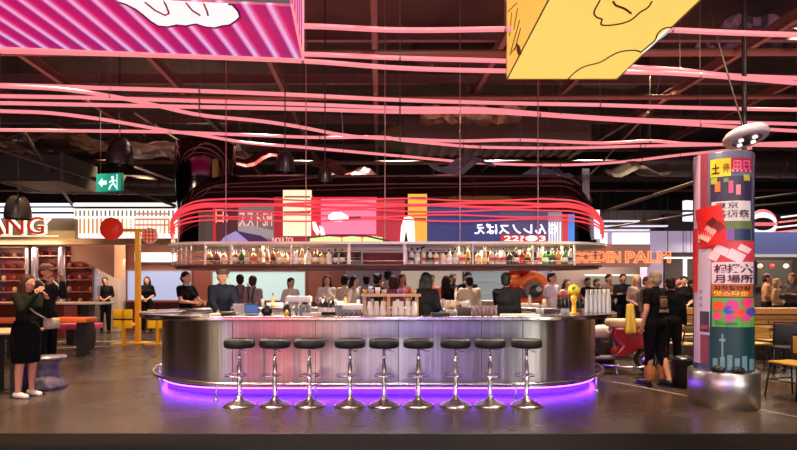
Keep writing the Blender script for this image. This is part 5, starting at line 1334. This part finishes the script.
# row of glassware and small bottles on the far side of the bar
tens = ords + ['fourteenth', 'fifteenth', 'sixteenth', 'seventeenth', 'eighteenth', 'nineteenth', 'twentieth', 'twenty-first', 'twenty-second', 'twenty-third', 'twenty-fourth']
k = 0
for i in range(24):
    px = 262 + i * 12.2 + rr.uniform(-2, 2)
    if 498 < px < 515: continue
    Y = 9.86 + rr.uniform(-.05, .1)
    if i % 3 == 0: glass(px, Y, 'tall pale glass on the far side of the bar, %s of the far row' % tens[i], h=.15, r=.035, col='#e8e0d8', group='things in the far row on the bar')
    elif i % 3 == 1: bottle(rr.randrange(4), rr.choice(['clear', 'honey', 'white', 'amber']), '#e8d0a0', PX(px, Y), Y, CT, 'small bottle on the far side of the bar, %s of the far row' % tens[i], 'things in the far row on the bar')
    else: cup_stack(px, Y, 'short cup stack on the far side of the bar, %s of the far row' % tens[i], n=3, group='things in the far row on the bar')
for i, (px, w, h, c, lab) in enumerate(((338, .30, .10, '#e8e0d4', 'white box on the far side of the bar behind the black bottles'), (448, .36, .12, '#ece4da', 'long white box on the far side of the bar under the woman in dark dress'), (530, .34, .06, '#f0e4dc', 'low white tray on the far side of the bar before the orange figure'), (275, .30, .07, '#e0d4c8', 'low beige box on the far side of the bar below the teal window'))):
    o = MB().bbox(-w / 2, w / 2, -.06, .06, 0, h, .01).build('storage_box', mat(c, .5), None, (PX(px, 10.05), 10.05, CT)); tag(o, lab, 'box')
# ------------------------------------------------------------------ people
def bag(root, B, HM, A):
    g = '#a8988a'
    MB().bbox(.12, .36, -.24, -.14, .93, 1.08, .03, M=Matrix.Rotation(.15, 4, 'Z')).build('bag', mat('#b09c8c', .6), root)
    MB().tube([(-.17, -.02, 1.42), (-.15, -.13, 1.32), (-.02, -.17, 1.18), (.14, -.19, 1.08), (.20, -.17, 1.05)], .012, seg=6).build('strap', mat('#b0a49a', .6), root)
def backpack(root, B, HM, A):
    for s in (1, -1): MB().tube([(s * .10, .14, 1.42), (s * .12, .02, 1.47), (s * .12, -.12, 1.36), (s * .13, -.11, 1.15)], .016, seg=6).build('strap', mat('#a89c90', .6), root)
    MB().bbox(-.14, .14, .12, .26, 1.0, 1.42, .05).build('jacket_bundle', mat('#16141a', .8), root)
def apron(root, B, HM, A):
    MB().bbox(-.17, .17, -.17, -.15, .55, 1.28, .006).build('apron', mat('#14110f', .8), root); MB().tube([(-.12, -.15, 1.28), (-.08, .0, 1.47), (0, .06, 1.49), (.08, .0, 1.47), (.12, -.15, 1.28)], .012, seg=6).build('neck_strap', mat('#14110f', .8), root)
def apron_back(root, B, HM, A):
    for s in (1, -1): MB().tube([(s * .13, .12, 1.02), (s * .03, .135, 1.22), (s * .07, .10, 1.42), (s * .07, .02, 1.47)], .012, seg=6).build('apron_strap', mat('#14110f', .8), root)
def cloth(root, B, HM, A):
    mb = MB(); x, y = .26, -.24
    for i, (dx, w) in enumerate(((0, .05), (.03, .045), (-.03, .04))): mb.cap((x + dx, y + .01 * i, 1.18), (x + dx * 1.8, y + .02 * i, .80), .03, w)
    mb.build('yellow_cloth', mat('#d0b040', .8), root)
    MB().bbox(-.075, .075, .145, .150, 1.16, 1.30, .002).build('print', mat('#6a5048', .7), root)
    ex = MB(); add_text(ex, 'MAKE', -.10, .10, 1.09, 1.14, 0, 0, mirror=False, bold=.02, fn=lambda p: (-p[0], .158, p[2])); ex.build('lettering', mat('#a89a90', .7), root, normals=False)
    MB().lathe([(.045, 0), (.055, 0), (.055, .006), (.045, .006)], seg=24, M=Matrix.Translation((0, .155, 1.23)) @ R90).build('ring_print', mat('#a86a4a', .7), root)
    MB().box(-.07, .07, .138, .150, 1.317, 1.330).build('print_line', mat('#8a5a40', .7), root)
    for s in (1, -1): MB().lathe([(.068, .10), (.075, .12), (.078, .26), (.070, .30)], c=(s * .135, .02, 0), seg=16).build('boot_cuff', mat('#a0622c', .7, noise=.9, nscale=50), root)
def vest(root, B, HM, A):
    MB().bbox(-.05, .05, -.145, -.132, 1.05, 1.42, .004).build('shirt_front', mat('#e8e4e0', .7), root)

# left side
person('woman with long brown hair, dark top, black skirt and beige crossbody bag', PX(26, 6.95), 6.95, 75, 1.60, 'light', '#3c2214', 'long', '#191b14', 'long', 'skirt', '#0a090a', 'heels_white', 'phone', 'face', wid=1.12, female=True, build=bag, lean=3)
person('man in brown cap and dark jacket standing behind the long haired woman', PX(46, 8.5), 8.5, 80, 1.80, 'mid', '#3a2418', 'short', '#22242c', 'long', 'trousers', '#0c0c0f', '#141214', 'face', 'up', cap='#6a4a34', build=backpack, wid=1.05)
person('staff member in black with folded arms standing before the beige column', PX(105, 16.3), 16.3, 20, 1.72, 'mid', '#140e0c', 'short', '#0e0d10', 'rolled', 'trousers', '#0b0b0d', '#0a0a0a', 'clasp', wid=1.05)
person('staff member in black standing right of the yellow pole before the window', PX(147, 16.3), 16.3, 15, 1.74, 'light', '#1a100c', 'bob', '#0e0d10', 'elbow', 'trousers', '#0b0b0d', '#0a0a0a', 'clasp', female=True)
person('woman with dark bun and black top leaning on the left end of the bar', PX(186, 9.9), 9.9, 62, 1.72, 'light', '#140c0a', 'bun', '#100e10', 'short', 'trousers', '#0c0c0e', '#0a0a0a', 'counter', female=True, wid=1.05, collar='#b8a89a')
# inside the bar
person('bartender in flat cap and dark navy shirt at the blue till', PX(221, 8.15), 8.15, 30, 1.74, 'light', '#2a1a12', 'short', '#161822', 'long', 'trousers', '#0c0c0e', '#0a0a0a', 'reach', cap='#3a2820', lean=10)
person('bartender in black seen from behind left of the wine cups', PX(426, 8.2), 8.2, 165, 1.66, 'light', '#0c0808', 'bob', '#0b0a0c', 'long', 'trousers', '#0c0c0e', '#0a0a0a', 'clasp', female=True, wid=1.05)
person('man in black shirt seen from behind in front of the orange coiled figure', PX(506, 8.3), 8.3, 160, 1.66, 'mid', '#0c0808', 'short', '#0e0d0f', 'long', 'trousers', '#0c0c0e', '#0a0a0a', 'reach', 'down', wid=1.05)
# beyond the bar
FAR = [
 ('man in grey shirt and apron with his back turned, left of pair', 240, 11.4, 200, 1.70, 'mid', '#2a1a12', 'short', '#8a7a78', 'long', '#14110f', 'up', apron_back),
 ('person in grey shirt with dark apron straps, right of pair', 253, 10.7, 170, 1.66, 'mid', '#3a2418', 'short', '#8c807c', 'short', '#14110f', 'clasp', apron_back),
 ('woman in white shirt looking right beside the white tray', 291, 11.4, 40, 1.63, 'light', '#140c0a', 'pony', '#d0c4ba', 'long', '#1a1614', 'clasp', None),
 ('woman in white blouse with long black hair facing the camera', 327, 11.2, 5, 1.68, 'light', '#0c0808', 'long', '#dcd2c8', 'long', '#1a1614', 'clasp', None),
 ('customer in cream shirt with dark hair, left of the white shirted one', 345, 10.9, 150, 1.68, 'mid', '#0e0908', 'short', '#cbb49c', 'long', '#2a2420', 'down', None),
 ('customer in white shirt with black hair, right of the two by the grey pillar', 354, 10.7, 70, 1.66, 'light', '#0c0808', 'bob', '#e0d0bc', 'long', '#2a2420', 'down', None),
 ('customer in pale blue shirt further back at the middle', 366, 12.0, 200, 1.70, 'mid', '#140e0c', 'short', '#a8b0c8', 'long', '#2a2420', 'down', None),
 ('customer with curly black hair behind the cup shelf', 378, 10.9, 120, 1.70, 'mid', '#0a0706', 'curly', '#2a2228', 'long', '#1a1614', 'down', None),
 ('tall customer with black hair standing behind the cup shelf', 388, 12.0, 160, 1.82, 'mid', '#0c0808', 'short', '#cfc4c0', 'long', '#1a1614', 'down', None),
 ('customer with brown red hair behind the purple cup', 393, 10.75, 200, 1.66, 'light', '#3a1812', 'bob', '#7a4458', 'long', '#1a1614', 'down', None),
 ('customer with long brown hair behind the red cup', 402, 11.2, 30, 1.72, 'light', '#4a281a', 'long', '#b07a70', 'long', '#1a1614', 'clasp', None),
 ('customer in pink top looking over the shoulder of the dark haired bartender', 431, 10.8, 15, 1.70, 'light', '#3a2014', 'short', '#c86a6a', 'long', '#1a1614', 'down', None),
 ('woman with long brown hair and dark dress, back turned', 446, 11.8, 170, 1.68, 'light', '#24120c', 'long', '#181418', 'long', '#141014', 'down', None),
 ('man with black hair in navy jacket beside the woman in dark dress', 453, 12.3, 30, 1.74, 'mid', '#0c0808', 'short', '#20243a', 'long', '#141418', 'down', None),
 ('man in dark suit and white shirt facing the camera', 468, 11.7, 10, 1.76, 'light', '#1a100c', 'short', '#1c2034', 'long', '#141418', 'down', vest),
 ('man in white shirt with dark hair standing right of the orange coiled figure', 552, 10.9, 40, 1.74, 'light', '#1a100c', 'short', '#c8b8c4', 'short', '#2a2830', 'down', None),
 ('customer with dark hair left of the yellow ball tap', 567, 12.2, 20, 1.62, 'light', '#24140e', 'bob', '#b8907c', 'long', '#2a2830', 'clasp', None),
 ('cook in black left under the neon sign', 588, 14.3, 10, 1.68, 'mid', '#140e0c', 'short', '#141216', 'short', '#0e0d10', 'clasp', None),
 ('cook in black with lowered head, second under the neon sign', 597, 13.6, 30, 1.64, 'mid', '#140e0c', 'short', '#121014', 'short', '#0e0d10', 'clasp', None),
 ('man in brown shirt with cream strap under the neon sign', 609, 13.8, 15, 1.76, 'mid', '#140e0c', 'short', '#6a5040', 'long', '#1e1a18', 'folded', None),
 ('man in black with folded arms under the neon sign', 623, 13.5, 350, 1.76, 'mid', '#100a08', 'short', '#0e0c10', 'long', '#0e0d10', 'folded', None),
 ('blonde woman in beige top left of the uniformed woman', 637, 12.2, 350, 1.70, 'pale', '#b08a54', 'long', '#b8a08c', 'short', '#5a4a44', 'clasp', None),
 ('person with dark hair right behind the blonde woman', 647, 11.9, 20, 1.66, 'mid', '#3a2418', 'short', '#4a3a38', 'long', '#1a1614', 'down', None),
 ('woman in black cropped top with clasped hands behind the wooden counter', 684, 12.2, 340, 1.68, 'pale', '#140c0a', 'pony', '#0c0b0d', 'elbow', '#141216', 'clasp', None),
 ('person in dark clothes left of the pillar behind the wooden counter', 692, 12.5, 30, 1.60, 'mid', '#140c0a', 'short', '#161216', 'long', '#141216', 'down', None),
 ('man in tan jacket and dark hair behind the window', 767, 13.9, 60, 1.78, 'mid', '#3a1c14', 'short', '#b08058', 'long', '#1a1614', 'clasp', None),
 ('blonde woman with face turned up behind the window', 777, 13.3, 40, 1.64, 'pale', '#a07848', 'long', '#c09a70', 'long', '#1a1614', 'clasp', None),
 ('woman in grey brown jacket with arms folded behind the window', 792, 13.0, 300, 1.76, 'light', '#6a4424', 'long', '#4c423a', 'long', '#1a1614', 'folded', None),
]
for d in FAR:
    lab, px, Y, face, H_, sk, hc_, st, tc_, sl_, bc_, ar, bd = d
    person(lab, PX(px, Y), Y, face, H_, sk, hc_, st, tc_, sl_, 'trousers', bc_, '#0c0a0a', ar, wid=1.05 if 'man ' in lab else .98, female=('woman' in lab), voxel=.022, build=bd)
# beige seated-looking customer leaning at the far side of the bar
person('customer in cream jacket bending over the far side of the bar, black hair', PX(471, 10.6), 10.6, 200, 1.66, 'mid', '#0e0a08', 'short', '#d8c4a4', 'long', 'trousers', '#2a2420', '#0a0a0a', 'up', lean=8, wid=1.25)
# right side
person('woman in black uniform seen from behind with short blonde hair and yellow cloth', PX(655, 7.75), 7.75, 205, 1.67, 'light', '#8c7c68', 'short', '#0c0b0d', 'short', 'cropped', '#0d0c0e', '#100c0c', 'down', 'up', 'walk', wid=1.18, female=True, build=cloth)
person('person in dark clothes half hidden behind the uniformed woman', PX(671, 8.7), 8.7, 160, 1.60, 'mid', '#1a100c', 'short', '#0d0c10', 'long', 'trousers', '#0e0c0e', '#7a4a28', 'down', wid=1.05, lean=6)
# ------------------------------------------------------------------ lights
def spot(x, y, z, power, col=(1, .78, .55), size=75, blend=.6, tx=None, ty=None, r=.06, tz=0):
    l = bpy.data.lights.new('spot_light', 'SPOT'); l.energy = power * 5.2; l.color = col; l.spot_size = math.radians(size); l.spot_blend = blend; l.shadow_soft_size = r
    o = bpy.data.objects.new('spot_light', l); COL.objects.link(o); o.location = (x, y, z)
    d = Vector((tx if tx is not None else x, ty if ty is not None else y, tz)) - o.location
    o.rotation_euler = d.to_track_quat('-Z', 'Y').to_euler(); return o
def area(x, y, z, sx, sy, power, col=(1, 1, 1), rot=(0, 0, 0)):
    l = bpy.data.lights.new('area_light', 'AREA'); l.shape = 'RECTANGLE'; l.size = sx; l.size_y = sy; l.energy = power; l.color = col
    o = bpy.data.objects.new('area_light', l); COL.objects.link(o); o.location = (x, y, z); o.rotation_euler = [math.radians(a) for a in rot]; return o
W = (1, .72, .44)
# warm downlights over the floor
for x, y, p in ((-4.2, 6.2, 400), (-6.2, 9.2, 260), (-6.5, 12.5, 300), (-9.5, 14.0, 260), (3.2, 6.0, 280), (5.8, 7.6, 220), (6.8, 10.4, 260), (4.3, 9.0, 200), (8.8, 13.6, 240), (-2.2, 5.0, 45), (1.2, 5.0, 45)):
    spot(x, y, 5.3, p, W, 62)
spot(-5.0, 8.6, 5.0, 170, W, 44, tx=-6.6, ty=13.3, tz=.7)  # added front spot, brightens the yellow chair backs
spot(-3.4, 9.6, 4.8, 60, W, 50, tx=-6.8, ty=8.0, tz=.6)
# over the bar, the kitchen light between gantry and far side
for x in (-2.4, -.9, .6, 2.1): spot(x, 9.3, 4.6, 230, (1, .88, .78), 70, tx=x, ty=8.9)
for x in (-4.5, -2.2, 0, 2.4, 4.6): spot(x, 12.6, 5.0, 330, (1, .82, .68), 80, tx=x, ty=11.6)
# added front fill spots above the camera aisle, no fixtures modelled
for x in (-5, -2.5, 0, 2.5, 5): spot(x, 2.2, 5.4, 100, (1, .84, .72), 75, tx=x * .85, ty=7.2, tz=.9)
# shelf lights inside the bottle shelf lid
for x in (-2.5, -1.6, 1.2, 2.1): area(x, 7.6, 2.02, .8, .12, 15, (1, .80, .55))
for x in (-1.9, -.3, 1.4): area(x, 7.55, 1.70, 1.3, .1, 40, (1, .84, .68))  # added below the shelf to brighten the bar interior
# kitchens behind, with areas added to brighten racks and below the bulkhead
area(-6, 16.2, 3.2, 6, .8, 260, (1, .72, .5)); area(-4.2, 15.6, 3.0, 4, .8, 160, (1, .85, .75)); area(6.2, 15.4, 2.6, 3, .6, 180, (1, .82, .68)); area(-11.5, 14.6, 2.6, 4, .6, 80, (1, .70, .55), (25, 0, 0)); area(-8.6, 16.0, 2.3, 1.2, .4, 40, (1, .85, .7), (20, 0, 0)); area(10, 14.2, 2.7, 4, .8, 200, (1, .85, .72))
area(9.5, 11.6, 3.4, 5, .3, 30, (.65, .7, 1), (25, 0, 0))
# added upward area light for the tubes' glow on the ceiling
area(0, 7.5, 4.12, 14, 5, 320, (1, .28, .26), (180, 0, 0))
# coloured area lights added behind the camera, standing in for stall signs opposite
for x, w, c, p in ((-5.15, .45, (1, .05, .06), 42), (-4.65, .25, (.8, .7, 1), 22), (-3.95, .75, (1, .06, .05), 62), (-3.3, .2, (1, .9, .8), 16)): area(x, -3.4, 1.6, w, 3.2, p, c, (90, 0, 0))
for x, w, c, p in ((-6.9, .8, (.7, .6, 1), 100), (-8.2, .3, (1, .7, .5), 60), (-2.5, .3, (1, .15, .25), 40), (-2.0, .4, (.9, 1, .7), 60), (-1.2, .5, (.8, .3, .9), 50), (-.1, .5, (.75, .85, 1), 60), (.7, .4, (.5, .25, 1), 50), (1.6, .3, (.8, .6, 1), 24), (2.4, .4, (.5, .3, 1), 40), (3.6, .4, (.8, .7, 1), 30), (5.4, .4, (1, .95, .9), 100), (7.6, .8, (1, .92, .85), 150), (8.9, .3, (1, .95, .9), 50), (11, .7, (1, .8, .6), 60), (-10.5, .7, (1, .75, .45), 70), (-13, .5, (1, .7, .4), 60)):
    area(x, -3.4, 1.6, w, 3.2, p * .7, c, (90, 0, 0))
for x in (-6, 6): area(x, 1.0, 3.2, 1.6, .5, 30, (1, .85, .7), (60, 0, 0))

w = bpy.data.worlds.new('world'); SC.world = w; w.use_nodes = True
w.node_tree.nodes['Background'].inputs[0].default_value = (.55, .42, .40, 1); w.node_tree.nodes['Background'].inputs[1].default_value = .05
cam = bpy.data.cameras.new('camera'); co = bpy.data.objects.new('camera', cam); COL.objects.link(co)
co.location = (0, 0, CH); co.rotation_euler = (PI/2, 0, 0); cam.sensor_width = 36; cam.lens = 36 * F / 797; cam.shift_y = (HY - 225) / 797; cam.clip_end = 100
SC.camera = co
SC.view_settings.view_transform = 'Standard'; SC.view_settings.look = 'None'; SC.view_settings.gamma = 1; SC.view_settings.use_curve_mapping = False; SC.view_settings.exposure = 0
SC.cycles.use_denoising = True; SC.cycles.max_bounces = 6; SC.cycles.sample_clamp_indirect = 4
